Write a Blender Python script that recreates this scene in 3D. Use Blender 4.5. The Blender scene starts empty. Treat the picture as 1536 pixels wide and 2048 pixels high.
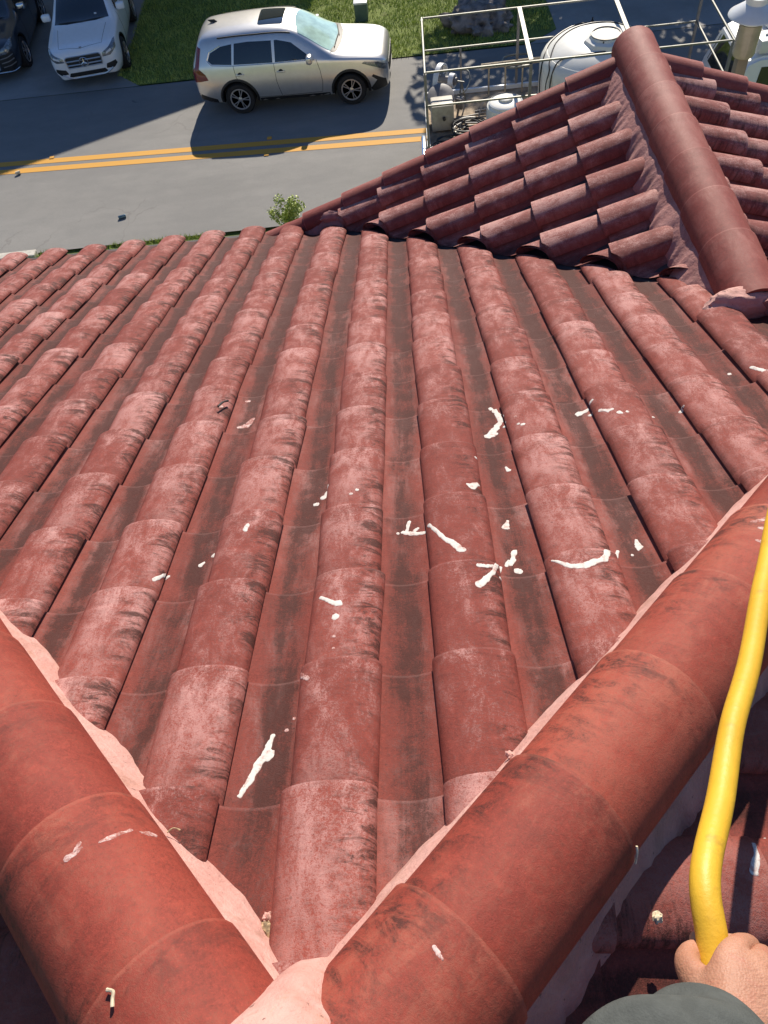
import bpy, bmesh, math, random
from mathutils import Vector, Matrix, Quaternion
from mathutils.bvhtree import BVHTree
from math import sin, cos, tan, pi, radians, sqrt, atan2

random.seed(7)
S = bpy.context.scene
COL = S.collection

# ------------------------------------------------------------------ camera, sky, sun, exposure
cam_d = bpy.data.cameras.new("camera")
cam = bpy.data.objects.new("camera", cam_d)
COL.objects.link(cam)
cam_d.sensor_fit = 'VERTICAL'
cam_d.sensor_height = 36.0
cam_d.lens = 36.0 * 1500.0 / 2048.0
cam_d.clip_start = 0.02
cam_d.clip_end = 2000
RW = ((0.9942580022, -0.0316415494, -0.1022244460),
      (-0.0839163789, -0.8233134514, -0.5613492693),
      (-0.0664008008, 0.5667043084, -0.8212412316))
cam.matrix_world = Matrix(((RW[0][0], -RW[1][0], -RW[2][0], 0.1507),
                           (RW[0][1], -RW[1][1], -RW[2][1], -0.3829),
                           (RW[0][2], -RW[1][2], -RW[2][2], 1.4987),
                           (0, 0, 0, 1)))
S.camera = cam
GZ = -7.75                       # street level

SUN_EL, SUN_AZ = radians(36.5), radians(10.0)    # azimuth from +Y towards +X
w_ = bpy.data.worlds.new("World"); S.world = w_; w_.use_nodes = True
nt = w_.node_tree
sky = nt.nodes.new("ShaderNodeTexSky"); sky.sky_type = 'NISHITA'; sky.sun_disc = False
sky.sun_elevation = SUN_EL; sky.sun_rotation = SUN_AZ; sky.ozone_density = 5.0; sky.dust_density = 0.2; sky.air_density = 1.3
bg = nt.nodes["Background"]; bg.inputs[1].default_value = 0.062
tint = nt.nodes.new("ShaderNodeMix"); tint.data_type = 'RGBA'; tint.blend_type = 'MULTIPLY'; tint.inputs[0].default_value = 1.0
tint.inputs[7].default_value = (0.86, 0.97, 1.17, 1)          # deep clear blue sky
nt.links.new(sky.outputs[0], tint.inputs[6]); nt.links.new(tint.outputs[2], bg.inputs[0])
sd = bpy.data.lights.new("sun", 'SUN'); sd.energy = 5.0; sd.angle = radians(0.5); sd.color = (1.0, 0.905, 0.77)
so = bpy.data.objects.new("sun", sd); COL.objects.link(so)
sv = Vector((sin(SUN_AZ) * cos(SUN_EL), cos(SUN_AZ) * cos(SUN_EL), sin(SUN_EL)))
so.rotation_euler = sv.to_track_quat('Z', 'Y').to_euler(); so.location = (5, 30, 25)
S.view_settings.view_transform = 'Standard'; S.view_settings.look = 'None'
S.view_settings.exposure = 0.48; S.view_settings.gamma = 1.0
S.render.engine = 'CYCLES'

# ------------------------------------------------------------------ node helpers
class NT:
    def __init__(s, name):
        s.m = bpy.data.materials.new(name); s.m.use_nodes = True
        s.t = s.m.node_tree; s.b = s.t.nodes["Principled BSDF"]
    def n(s, typ, **kw):
        n = s.t.nodes.new(typ)
        for k, v in kw.items():
            if k.startswith('i_'):
                key = k[2:]
                n.inputs[int(key) if key.isdigit() else key].default_value = v
            else: setattr(n, k, v)
        return n
    def l(s, a, b): s.t.links.new(a, b)
    def noise(s, vec, scale, detail=4, rough=0.6, dist=0.0):
        n = s.n("ShaderNodeTexNoise"); n.inputs['Scale'].default_value = scale
        n.inputs['Detail'].default_value = detail; n.inputs['Roughness'].default_value = rough
        n.inputs['Distortion'].default_value = dist
        if vec is not None: s.l(vec, n.inputs['Vector'])
        return n.outputs['Fac']
    def ramp(s, fac, a, b, c0=0.0, c1=1.0):
        n = s.n("ShaderNodeMapRange"); n.interpolation_type = 'SMOOTHSTEP'
        s.l(fac, n.inputs[0])
        for i, v in enumerate((a, b, c0, c1)): n.inputs[1 + i].default_value = v
        return n.outputs[0]
    def math(s, op, a, b=None, clamp=False):
        n = s.n("ShaderNodeMath", operation=op, use_clamp=clamp)
        for i, v in enumerate((a, b)):
            if v is None: continue
            if isinstance(v, (int, float)): n.inputs[i].default_value = v
            else: s.l(v, n.inputs[i])
        return n.outputs[0]
    def mix(s, fac, a, b):
        n = s.n("ShaderNodeMix", data_type='RGBA')
        for sock, v in ((n.inputs[0], fac), (n.inputs[6], a), (n.inputs[7], b)):
            if isinstance(v, (int, float)): sock.default_value = v
            elif isinstance(v, tuple): sock.default_value = (*v, 1)
            else: s.l(v, sock)
        return n.outputs[2]
    def scale(s, vec, v):
        n = s.n("ShaderNodeMapping"); n.inputs['Scale'].default_value = v; s.l(vec, n.inputs['Vector']); return n.outputs[0]
    def obj(s): return s.n("ShaderNodeTexCoord").outputs['Object']
    def uv(s): return s.n("ShaderNodeTexCoord").outputs['UV']
    def bump(s, h, strength=0.3, dist=0.005):
        n = s.n("ShaderNodeBump"); n.inputs['Strength'].default_value = strength; n.inputs['Distance'].default_value = dist
        s.l(h, n.inputs['Height']); s.l(n.outputs[0], s.b.inputs['Normal'])
    def base(s, c):
        if isinstance(c, tuple): s.b.inputs['Base Color'].default_value = (*c, 1)
        else: s.l(c, s.b.inputs['Base Color'])
    def set(s, **kw):
        for k, v in kw.items(): s.b.inputs[k.replace('_', ' ')].default_value = v
        return s

def simple(name, col, rough=0.5, metal=0.0, coat=0.0, var=0.12, scale=8.0, bump=0.0, spec=0.5):
    M = NT(name); o = M.obj()
    f = M.noise(o, scale, 5)
    d = tuple(max(0, c * (1 - var)) for c in col); h = tuple(min(1, c * (1 + var)) for c in col)
    M.base(M.mix(M.ramp(f, .3, .7), d, h))
    M.set(Roughness=rough, Metallic=metal, Coat_Weight=coat, Coat_Roughness=0.04)
    M.b.inputs['Specular IOR Level'].default_value = spec
    if bump: M.bump(M.noise(o, scale * 6, 4), bump, 0.01)
    return M.m

def tile_mat(name, red1, red2, chalk_c, grime_c, chalk=0.5, grime=0.5, rough=0.72, edge=0.0, caps=0.0, bmp=.6):
    """clay tile: paint tone differs tile to tile; chalked paint, algae in pans, black mottling."""
    M = NT(name); uv = M.uv(); o = M.obj()
    at = M.n("ShaderNodeAttribute", attribute_name="tile"); sp = M.n("ShaderNodeSeparateColor"); M.l(at.outputs['Color'], sp.inputs[0])
    rnd, pan, across = sp.outputs[0], sp.outputs[1], sp.outputs[2]; along = at.outputs['Alpha']
    A, X_, S_ = (lambda a, b: M.math('ADD', a, b)), (lambda a, b: M.math('MULTIPLY', a, b)), (lambda a, b: M.math('SUBTRACT', a, b))
    big = M.noise(o, 2.3, 4); mid = M.noise(o, 12, 6, .65); mid2 = M.noise(o, 31, 5, .7, .4)
    fine = M.noise(o, 150, 5, 0.8); grain = M.noise(o, 380, 3, .85)
    notpan = S_(1.0, pan)
    base = M.mix(M.ramp(A(X_(rnd, .55), X_(mid, .55)), .3, .85), red1, red2)
    sg = A(X_(fine, .55), X_(grain, .45))
    base = M.mix(M.ramp(sg, .49, .60, 0, .62), base, tuple(c * 0.42 for c in red1))
    base = M.mix(M.ramp(sg, .47, .37, 0, .40), base, tuple(min(1, c * 1.55) for c in red2))
    base = M.mix(M.ramp(mid2, .5, .72, 0, .35), base, tuple(min(1, c * 1.45) for c in red2))
    # chalk, in ragged grainy patches
    cr = X_(M.ramp(across, .05, .45), M.ramp(across, 1.0, .72))
    cs = M.noise(M.scale(uv, (17, 7, 1)), 1.0, 6, .75, .5)
    ck = M.ramp(A(X_(mid, .28), A(X_(cs, .75), A(X_(rnd, .13), X_(big, .34)))), .54, .96)
    cg = M.ramp(A(X_(fine, .62), A(X_(grain, .62), X_(ck, .20))), .64, .82)
    cm = X_(A(X_(ck, .85), .16), X_(cg, X_(A(X_(cr, .75), .25), A(.45, X_(along, .55)))))
    cm = X_(cm, S_(1.0, X_(pan, .22)))
    base = M.mix(M.math('MULTIPLY', cm, chalk * 2.9, True), base, chalk_c)
    base = M.mix(X_(M.ramp(A(X_(big, .5), X_(mid, .5)), .36, .66), chalk * .10), base, tuple(c * .72 for c in chalk_c))
    # fine pale run-off scratches down the slope
    scr = M.ramp(M.noise(M.scale(uv, (120, 4.0, 1)), 1.0, 3, .6), .70, .80)
    base = M.mix(X_(scr, .30 * chalk), base, chalk_c)
    # algae in the pans: dark streaks running down the slope
    st = M.noise(M.scale(uv, (12, 1.4, 1)), 1.0, 6, .68, .35); st2 = M.noise(M.scale(uv, (48, 5, 1)), 1.0, 5, .75)
    sy = M.n("ShaderNodeSeparateXYZ"); M.l(o, sy.inputs[0]); far = M.ramp(sy.outputs[1], .9, 3.6)      # more growth toward the eave
    off = M.math('ABSOLUTE', S_(across, A(.36, X_(big, .34))))
    ctr = M.ramp(A(off, X_(S_(st2, .5), .22)), .42, .06)
    g = A(X_(ctr, A(.42, M.ramp(st, .34, .62, 0, .62))), A(.08, A(X_(far, .40), X_(M.ramp(A(X_(st, .8), X_(mid2, .3)), .56, .74), .35))))
    g = X_(X_(pan, g), A(.55, M.ramp(mid, .32, .62, 0, .5)))
    g = X_(g, A(.60, M.ramp(A(X_(fine, .55), X_(grain, .45)), .40, .62, 0, .6)))
    # black mottling across the barrel flanks
    mo = M.noise(M.scale(uv, (9, 26, 1)), 1.0, 7, .78, .9); mo2 = M.noise(o, 5, 4)
    side = A(M.ramp(across, .44, .84), X_(M.ramp(across, .28, .0), .30))
    mm = X_(X_(M.ramp(mo, .43, .64), A(side, A(.08, X_(far, .10)))), X_(notpan, M.ramp(mo2, .34, .56)))
    mm = X_(mm, A(.4, M.ramp(A(X_(fine, .55), X_(grain, .45)), .42, .60, 0, .7)))
    top = X_(M.ramp(along, .45, .0), M.ramp(A(X_(mid, .5), X_(M.noise(M.scale(uv, (9, 14, 1)), 1.0, 6, .75), .5)), .46, .62))
    low = X_(M.ramp(along, .45, .95), M.ramp(A(X_(mid2, .5), X_(mo, .5)), .45, .62))
    gm = A(X_(g, 1.22), A(X_(mm, 1.7), A(X_(top, .35), X_(low, .75 * caps))))
    pits = M.ramp(M.noise(o, 85, 3, .6), .665, .72)
    gm = A(gm, X_(pits, .35))
    base = M.mix(M.math('MINIMUM', M.math('MULTIPLY', gm, grime * 1.5), .90), base, grime_c)
    if edge: base = M.mix(X_(M.ramp(along, .975, .99), edge), base, tuple(min(1, c * 1.6) for c in chalk_c))  # painted highlight: pale line for the sunlit lip at the lower end
    M.base(base); M.set(Roughness=rough); M.b.inputs['Specular IOR Level'].default_value = .22
    M.bump(A(X_(fine, .9), A(X_(grain, .7), A(X_(mid, 1.3), X_(mid2, .9)))), bmp, .004)
    return M.m

MAT = {}
MAT['tile'] = tile_mat("roof_tile", (.205, .043, .032), (.25, .056, .041), (.52, .275, .25), (.052, .0185, .0145), .38, .70, edge=.06, caps=.35)
MAT['tile_side'] = tile_mat("side_roof_tile", (.215, .047, .035), (.265, .062, .046), (.45, .22, .19), (.056, .0175, .013), .20, .62)
MAT['tile_gable'] = tile_mat("gable_tile", (.225, .064, .054), (.27, .084, .072), (.48, .26, .23), (.05, .025, .022), .85, .36)
MAT['cap'] = tile_mat("hip_cap_tile", (.225, .040, .028), (.29, .054, .035), (.40, .13, .085), (.060, .021, .017), .22, .44, .62, .12, 1.0, .32)
MAT['cap2'] = tile_mat("gable_cap_tile", (.22, .050, .040), (.245, .060, .048), (.40, .17, .14), (.09, .032, .028), .24, .20, .60, .2, .4, .3)

def mortar_mat(name, c1, c2, c3):
    M = NT(name); o = M.obj()
    a = M.noise(o, 9, 6, .65, .8); b = M.noise(o, 60, 4, .7); c = M.noise(o, 22, 5, .7)
    base = M.mix(M.ramp(a, .3, .7), c1, c2)
    base = M.mix(M.ramp(c, .58, .75, 0, .6), base, c3)
    base = M.mix(M.ramp(b, .62, .75, 0, .4), base, tuple(x * .5 for x in c1))
    M.base(base); st_ = M.ramp(M.noise(o, 5, 5, .7, .5), .52, .70, 0, .55); base = M.mix(st_, base, tuple(x * .62 for x in c3))
    pit = M.ramp(M.noise(o, 70, 3, .6), .66, .72, 0, .7); base = M.mix(pit, base, (.07, .035, .025))
    M.base(base); M.set(Roughness=.85); M.bump(M.math('ADD', a, M.math('MULTIPLY', b, .7)), .6, .012)
    return M.m
MAT['mortar'] = mortar_mat("pink_mortar", (.50, .25, .21), (.58, .335, .29), (.46, .22, .14))
MAT['mortar_grey'] = mortar_mat("painted_mortar", (.32, .135, .12), (.40, .20, .18), (.42, .21, .17))
def dried():
    M = NT("dried_white_foam"); a = M.noise(M.obj(), 110, 5, .8); b = M.noise(M.obj(), 38, 3)
    M.base(M.mix(M.ramp(M.math('ADD', M.math('MULTIPLY', a, .55), M.math('MULTIPLY', b, .45)), .36, .52), (.40, .24, .21), (.58, .55, .51))); M.set(Roughness=.75); return M.m
MAT['dried'] = dried()
def film():
    M = NT("faded_white_film"); a = M.noise(M.obj(), 130, 5, .8); b = M.noise(M.obj(), 34, 3)
    M.base(M.mix(M.ramp(M.math('ADD', M.math('MULTIPLY', a, .6), M.math('MULTIPLY', b, .4)), .40, .62), (.26, .07, .05), (.62, .47, .44))); M.set(Roughness=.75); return M.m
MAT['faded'] = film()
MAT['dark'] = simple("black_plastic", (.014, .014, .015), .55, var=.3)
MAT['rubber'] = simple("tyre_rubber", (.013, .013, .014), .8, var=.3, scale=30)
MAT['chrome'] = simple("chrome", (.75, .75, .76), .18, metal=1.0, var=.03)
MAT['alloy'] = simple("alloy_rim", (.56, .56, .57), .32, metal=.85, var=.05)
MAT['glass'] = simple("dark_window_glass", (.010, .014, .016), .04, coat=1.0, var=.1)
MAT['mint_glass'] = simple("mint_windshield_glass", (.46, .66, .58), .10, coat=1.0, var=.22, scale=2.6)  # pale mint put into the windscreen surface itself, slightly uneven
MAT['silver'] = simple("silver_paint", (.74, .725, .69), .34, metal=.80, coat=1.0, var=.03)
MAT['whitepaint'] = simple("white_paint", (.80, .82, .84), .30, coat=1.0, var=.02)
MAT['darkblue'] = simple("dark_blue_paint", (.016, .022, .036), .28, coat=1.0, var=.08)
MAT['red_lens'] = simple("red_lens", (.16, .008, .012), .12, coat=1.0, var=.2)
MAT['lamp_lens'] = simple("headlamp_lens", (.17, .19, .21), .08, metal=.3, coat=1.0, var=.5, scale=18)
MAT['amber'] = simple("amber_lens", (.5, .16, .05), .2, coat=1.0)
MAT['steel'] = simple("galvanised_rail", (.17, .175, .155), .5, metal=.25, var=.18, scale=12)
MAT['pipe'] = simple("brass_pipe", (.50, .42, .30), .4, metal=.3, var=.2)
MAT['poly'] = simple("white_polyethylene", (.74, .735, .68), .42, var=.05, scale=3)
MAT['lid'] = simple("yellowed_lid", (.60, .55, .36), .5, var=.08)
MAT['hose_black'] = simple("black_hose", (.02, .02, .022), .4, var=.3)
MAT['ply'] = simple("worn_plywood", (.32, .24, .16), .8, var=.4, scale=5, bump=.3)
MAT['beige'] = simple("beige_metal_box", (.34, .31, .25), .55, var=.15)
MAT['steelgrey'] = simple("grey_steel", (.20, .19, .185), .55, var=.2)
MAT['greenbox'] = simple("green_cabinet_paint", (.065, .115, .105), .5, var=.1)
MAT['hoodwhite'] = simple("lamp_hood_white", (.66, .68, .70), .4, var=.04)
MAT['lensgrey'] = simple("lamp_diffuser", (.30, .27, .24), .25, var=.12, coat=.4)
MAT['bronze'] = simple("bronze_post", (.20, .165, .13), .5, var=.1)
MAT['bark'] = simple("bark", (.13, .10, .075), .9, var=.4, scale=6, bump=.6)
MAT['stumpwood'] = simple("weathered_stump", (.22, .19, .17), .9, var=.55, scale=4, bump=.8)
MAT['stucco'] = simple("stucco", (.55, .47, .37), .85, var=.06, scale=30, bump=.15)
MAT['trim'] = simple("white_trim", (.7, .68, .64), .5, var=.05)
MAT['roofgrey'] = simple("shingle", (.16, .13, .12), .85, var=.3, scale=15, bump=.4)
MAT['flash'] = simple("dark_valley_metal", (.035, .025, .025), .6, var=.3)
MAT['concrete_kerb'] = simple("kerb_concrete", (.50, .47, .41), .85, var=.15, scale=12, bump=.2)
MAT['sleeve'] = simple("grey_fleece", (.078, .084, .080), .95, var=.12, scale=60, bump=.25, spec=.2)
MAT['orange'] = simple("orange_plastic", (.55, .17, .03), .4)
MAT['debris'] = simple("dry_debris", (.34, .24, .14), .9, var=.6, scale=90)
MAT['cream'] = simple("cream_scrap", (.62, .52, .36), .8, var=.3, scale=80)

def leaf_mat(name, c1, c2):
    M = NT(name); a = M.noise(M.obj(), 2.2, 3); b = M.noise(M.obj(), 31, 2)
    M.base(M.mix(M.ramp(M.math('ADD', M.math('MULTIPLY', a, .6), M.math('MULTIPLY', b, .45)), .35, .7), c1, c2))
    M.set(Roughness=.55); return M.m
MAT['leaf'] = leaf_mat("tree_leaf", (.035, .06, .018), (.075, .12, .03))
MAT['shrubleaf'] = leaf_mat("shrub_leaf", (.24, .32, .045), (.42, .48, .12))
MAT['grassblade'] = leaf_mat("grass_blade", (.24, .33, .05), (.46, .52, .13))

def asphalt():
    M = NT("asphalt"); o = M.obj()
    big = M.noise(o, .35, 4); mid = M.noise(M.scale(o, (1.0, 2.2, 1)), 1.6, 5, .65); fine = M.noise(o, 55, 3, .8); g = M.noise(o, 160, 2, .8)
    c = M.mix(M.ramp(M.math('ADD', M.math('MULTIPLY', big, .5), M.math('MULTIPLY', mid, .5)), .35, .65), (.20, .196, .186), (.245, .238, .222))
    c = M.mix(M.ramp(M.math('ADD', M.math('MULTIPLY', fine, .7), M.math('MULTIPLY', g, .3)), .4, .7, 0, .4), c, (.10, .099, .096))
    pt = M.ramp(M.noise(M.scale(o, (.16, .5, 1)), 1.0, 3, .5, .4), .50, .56, 0, .16)
    c = M.mix(pt, c, (.135, .133, .128))
    crk = M.n("ShaderNodeTexVoronoi", feature="DISTANCE_TO_EDGE"); crk.inputs["Scale"].default_value = .42; nz = M.n("ShaderNodeVectorMath", operation="ADD"); nn_ = M.n("ShaderNodeTexNoise"); nn_.inputs["Scale"].default_value = 1.1; nn_.inputs["Detail"].default_value = 6; M.l(o, nn_.inputs["Vector"]); M.l(o, nz.inputs[0]); M.l(nn_.outputs["Color"], nz.inputs[1]); M.l(nz.outputs[0], crk.inputs["Vector"])
    c = M.mix(M.math("MULTIPLY", M.ramp(crk.outputs["Distance"], .008, .002), M.ramp(big, .5, .6, 0, .25)), c, (.07, .05, .05))
    spots = M.ramp(M.noise(M.scale(o, (1, 1.6, 1)), 2.3, 5, .6, .3), .68, .78)
    c = M.mix(M.math('MULTIPLY', spots, .55), c, (.045, .045, .046))
    tr = M.ramp(M.noise(M.scale(o, (.05, 1.1, 1)), 1.0, 2), .4, .7, 0, .22)
    c = M.mix(tr, c, (.14, .138, .132))
    M.base(c); M.set(Roughness=.82); M.bump(M.math('ADD', fine, g), .4, .01)
    return M.m
MAT['asphalt'] = asphalt()
def conc():
    M = NT("driveway_concrete"); o = M.obj()
    a = M.noise(o, .8, 5, .6); b = M.noise(o, 9, 5, .7); f = M.noise(o, 70, 3)
    c = M.mix(M.ramp(a, .3, .7), (.23, .225, .21), (.31, .30, .285)); c = M.mix(M.ramp(b, .55, .75, 0, .4), c, (.16, .155, .15))
    M.base(c); M.set(Roughness=.85); M.bump(f, .25, .006); return M.m
MAT['concrete'] = conc()
def grassm():
    M = NT("lawn_soil"); o = M.obj()
    a = M.noise(o, .9, 5, .65); b = M.noise(o, 26, 5, .75); d = M.noise(o, 3.0, 5, .7)
    c = M.mix(M.ramp(b, .35, .7), (.11, .16, .022), (.28, .34, .07)); c = M.mix(M.ramp(d, .58, .72, 0, .8), c, (.12, .095, .055))
    c = M.mix(M.ramp(a, .35, .65, 0, .5), c, (.06, .10, .015))
    M.base(c); M.set(Roughness=.9); M.bump(b, .9, .05); return M.m
MAT['lawn'] = grassm()
def yellow():
    M = NT("yellow_road_paint"); o = M.obj(); f = M.noise(o, 40, 4, .8); w = M.noise(o, 4, 4)
    c = M.mix(M.ramp(M.math('ADD', M.math('MULTIPLY', f, .7), M.math('MULTIPLY', w, .3)), .56, .72, 0, .6), (.58, .29, .035), (.22, .16, .09))
    M.base(c); M.set(Roughness=.75); return M.m
MAT['yellow'] = yellow()
def hose_mat():
    M = NT("yellow_hose_rubber"); o = M.obj(); a = M.noise(o, 28, 5, .7); b = M.noise(o, 9, 3)
    c = M.mix(M.ramp(b, .3, .7), (.60, .335, .018), (.68, .40, .025)); c = M.mix(M.ramp(a, .54, .72, 0, .55), c, (.36, .20, .025))
    M.base(c); M.set(Roughness=.5); M.bump(a, .35, .004); return M.m
MAT['hose'] = hose_mat()
def X__(M, v): return M.math('MULTIPLY', v, 1.2)
def skin():
    M = NT("skin"); o = M.obj(); a = M.noise(o, 22, 4); f = M.noise(o, 260, 3)
    c = M.mix(M.ramp(a, .35, .7), (.37, .17, .105), (.47, .24, .16))
    v_ = M.n('ShaderNodeTexVoronoi'); v_.inputs['Scale'].default_value = 420; M.l(o, v_.inputs['Vector']); w1 = M.noise(M.scale(o, (60, 220, 60)), 1.0, 5, .7)
    c = M.mix(M.ramp(M.noise(o, 55, 4, .7), .5, .75, 0, .5), c, (.40, .13, .09)); c = M.mix(M.ramp(w1, .55, .75, 0, .25), c, (.28, .11, .07))
    M.base(c); M.set(Roughness=.55); M.b.inputs['Subsurface Weight'].default_value = .08
    M.b.inputs['Subsurface Radius'].default_value = (.01, .004, .002)
    M.bump(M.math('ADD', X__(M, w1), M.math('MULTIPLY', v_.outputs['Distance'], .5)), .5, .0016); return M.m
MAT['skin'] = skin()

# ------------------------------------------------------------------ object helpers
def tag(o, label=None, cat=None, group=None, kind=None):
    if label: o['label'] = label
    if cat: o['category'] = cat
    if group: o['group'] = group
    if kind: o['kind'] = kind
    return o
def empty(name, loc, rz=0, label=None, cat=None, group=None):
    o = bpy.data.objects.new(name, None); COL.objects.link(o); o.location = loc; o.rotation_euler = (0, 0, rz)
    o.empty_display_size = .1
    return tag(o, label, cat, group)
def link_bm(name, bm, mat, parent=None, smooth=True, kind=None, label=None, world=False):
    me = bpy.data.meshes.new(name); bm.normal_update(); bm.to_mesh(me); bm.free()
    o = bpy.data.objects.new(name, me); COL.objects.link(o)
    for m in (mat if isinstance(mat, (list, tuple)) else [mat]): me.materials.append(m)
    if smooth:
        me.polygons.foreach_set("use_smooth", [True] * len(me.polygons))
        try: me.set_sharp_from_angle(angle=radians(42))
        except Exception: pass
    if parent:
        o.parent = parent
        if world: o.matrix_parent_inverse = wm(parent).inverted()
    if kind: o['kind'] = kind
    if label: o['label'] = label
    return o
def wm(o):
    m = Matrix.LocRotScale(o.location, o.rotation_euler, o.scale)
    if o.parent: m = wm(o.parent) @ o.matrix_parent_inverse @ m
    return m
def copy_tree(o, parent=None):
    c = o.copy(); COL.objects.link(c)
    if parent: c.parent = parent
    for ch in [x for x in bpy.data.objects if x.parent == o]: copy_tree(ch, c)
    return c
def add_box(bm, c, s, rot=None, bevel=0.0, seg=2):
    r = bmesh.ops.create_cube(bm, size=1.0)
    vs = r['verts']
    for v in vs: v.co = Vector((v.co.x * s[0], v.co.y * s[1], v.co.z * s[2]))
    if bevel:
        es = list({e for v in vs for e in v.link_edges})
        rb = bmesh.ops.bevel(bm, geom=es, offset=bevel, segments=seg, affect='EDGES', profile=.6)
        vs = list({v for f in rb['faces'] for v in f.verts} | {v for v in vs if v.is_valid})
        # gather connected
        seen = set(vs); stack = list(vs)
        while stack:
            v = stack.pop()
            for e in v.link_edges:
                q = e.other_vert(v)
                if q not in seen: seen.add(q); stack.append(q)
        vs = list(seen)
    M = (rot.to_4x4() if rot else Matrix())
    for v in vs: v.co = M @ v.co + Vector(c)
    return vs
def add_tube(bm, pts, r, n=8, cap=True, closed=False):
    pts = [Vector(p) for p in pts]; N = len(pts); rings = []
    up = Vector((0, 0, 1)); prev = None
    for i, p in enumerate(pts):
        if closed: t = (pts[(i + 1) % N] - pts[i - 1])
        else: t = pts[min(i + 1, N - 1)] - pts[max(i - 1, 0)]
        t.normalize()
        if prev is None:
            a = t.cross(up)
            if a.length < 1e-3: a = t.cross(Vector((1, 0, 0)))
            a.normalize()
        else:
            a = prev - t * prev.dot(t)
            if a.length < 1e-6: a = t.cross(up)
            a.normalize()
        prev = a; b = t.cross(a)
        rr = r[i] if isinstance(r, (list, tuple)) else r
        rings.append([bm.verts.new(p + (a * cos(2 * pi * k / n) + b * sin(2 * pi * k / n)) * rr) for k in range(n)])
    for i in range(N if closed else N - 1):
        A, B = rings[i], rings[(i + 1) % N]
        for k in range(n): bm.faces.new((A[k], A[(k + 1) % n], B[(k + 1) % n], B[k]))
    if cap and not closed: bm.faces.new(rings[0][::-1]); bm.faces.new(rings[-1])
def add_lathe(bm, prof, n=32, M=Matrix(), cap=True):
    rings = []
    for (r, z) in prof: rings.append([bm.verts.new(M @ Vector((r * cos(2 * pi * k / n), r * sin(2 * pi * k / n), z))) for k in range(n)])
    for A, B in zip(rings, rings[1:]):
        for k in range(n): bm.faces.new((A[k], A[(k + 1) % n], B[(k + 1) % n], B[k]))
    if cap: bm.faces.new(rings[0][::-1]); bm.faces.new(rings[-1])
def spline(pts, n=8):
    P = [Vector(p) for p in pts]; out = []
    for i in range(len(P) - 1):
        p0, p1, p2, p3 = P[max(i - 1, 0)], P[i], P[i + 1], P[min(i + 2, len(P) - 1)]
        for k in range(n):
            t = k / n; out.append(.5 * ((2 * p1) + (p2 - p0) * t + (2 * p0 - 5 * p1 + 4 * p2 - p3) * t * t + (3 * p1 - p0 - 3 * p2 + p3) * t ** 3))
    out.append(P[-1]); return out
def n3(p, s):   # cheap smooth noise
    from mathutils import noise
    return noise.noise(Vector(p) * s)

# ------------------------------------------------------------------ ground, street (setting)
def sheet(name, poly, z, mat, kind='structure'):
    bm = bmesh.new(); bm.faces.new([bm.verts.new((x, y, z)) for x, y in poly])
    return link_bm(name, bm, mat, smooth=False, kind=kind)
RS = -0.036
def yfar(x): return 20.0 + RS * (x + 1)
sheet("ground", [(-600, -600), (600, -600), (600, 900), (-600, 900)], GZ - .05, MAT['lawn'])
sheet("road", [(-80, 13.42), (80, 13.42), (80, yfar(80)), (-80, yfar(-80))], GZ, MAT['asphalt'])
def lawn_sheet():
    bm = bmesh.new()
    bm.faces.new([bm.verts.new((x, y, GZ + .02)) for x, y in [(-6.62, yfar(-6.6) + .02), (3.5, yfar(3.5) + .02), (4.28, 20.45), (4.25, 34), (-7.4, 34), (-7.2, 20.85)]])
    return link_bm("lawn", bm, MAT['lawn'], smooth=False, kind='structure')
lawn_sheet()
sheet("driveway", [(-40, yfar(-40) + .005), (-6.6, yfar(-6.6) + .005), (-7.2, 20.85), (-7.4, 34), (-40, 34)], GZ + .008, MAT['concrete'])
sheet("driveway", [(3.5, yfar(3.5) + .005), (40, yfar(40) + .005), (40, 34), (4.25, 34), (4.28, 20.45)], GZ + .008, MAT['concrete'])
sheet("verge", [(-80, -30), (80, -30), (80, 13.2), (-80, 13.2)], GZ + .03, MAT['lawn'])
bm = bmesh.new(); add_box(bm, (-8.75 - 6, 13.31, GZ + .03), (14, .2, .14), bevel=.02)
link_bm("kerb", bm, MAT['concrete_kerb'], smooth=False, kind='structure')
def stripe(y0, wd):
    bm = bmesh.new(); s = -.068
    pts = []
    for i in range(41):
        x = -50 + i * 2.5
        pts.append((bm.verts.new((x, y0 + s * x - wd / 2, GZ + .005)), bm.verts.new((x, y0 + s * x + wd / 2, GZ + .005))))
    for a, b in zip(pts, pts[1:]): bm.faces.new((a[0], b[0], b[1], a[1]))
    link_bm("road_marking", bm, MAT['yellow'], smooth=False, kind='structure')
stripe(16.47, .20); stripe(16.13, .20)
# small reflectors beside the yellow lines
rf = None
for i, (x, y) in enumerate([(-2.95, 16.88), (-2.98, 16.18), (-8.3, 17.16)]):
    if i == 0:
        bm = bmesh.new(); add_box(bm, (0, 0, .01), (.11, .10, .02), bevel=.006)
        rf = link_bm("road_reflector", bm, MAT['yellow'])
        o = rf
    else: o = rf.copy(); COL.objects.link(o)
    o.location = (x, y, GZ)
    tag(o, ["small yellow reflector on the far side of the double line under the SUV's shadow",
            "small yellow reflector on the near side of the double line under the SUV's shadow",
            "small yellow reflector on the far side of the double line at the left edge"][i], "reflector", "reflectors along the double yellow line")

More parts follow.
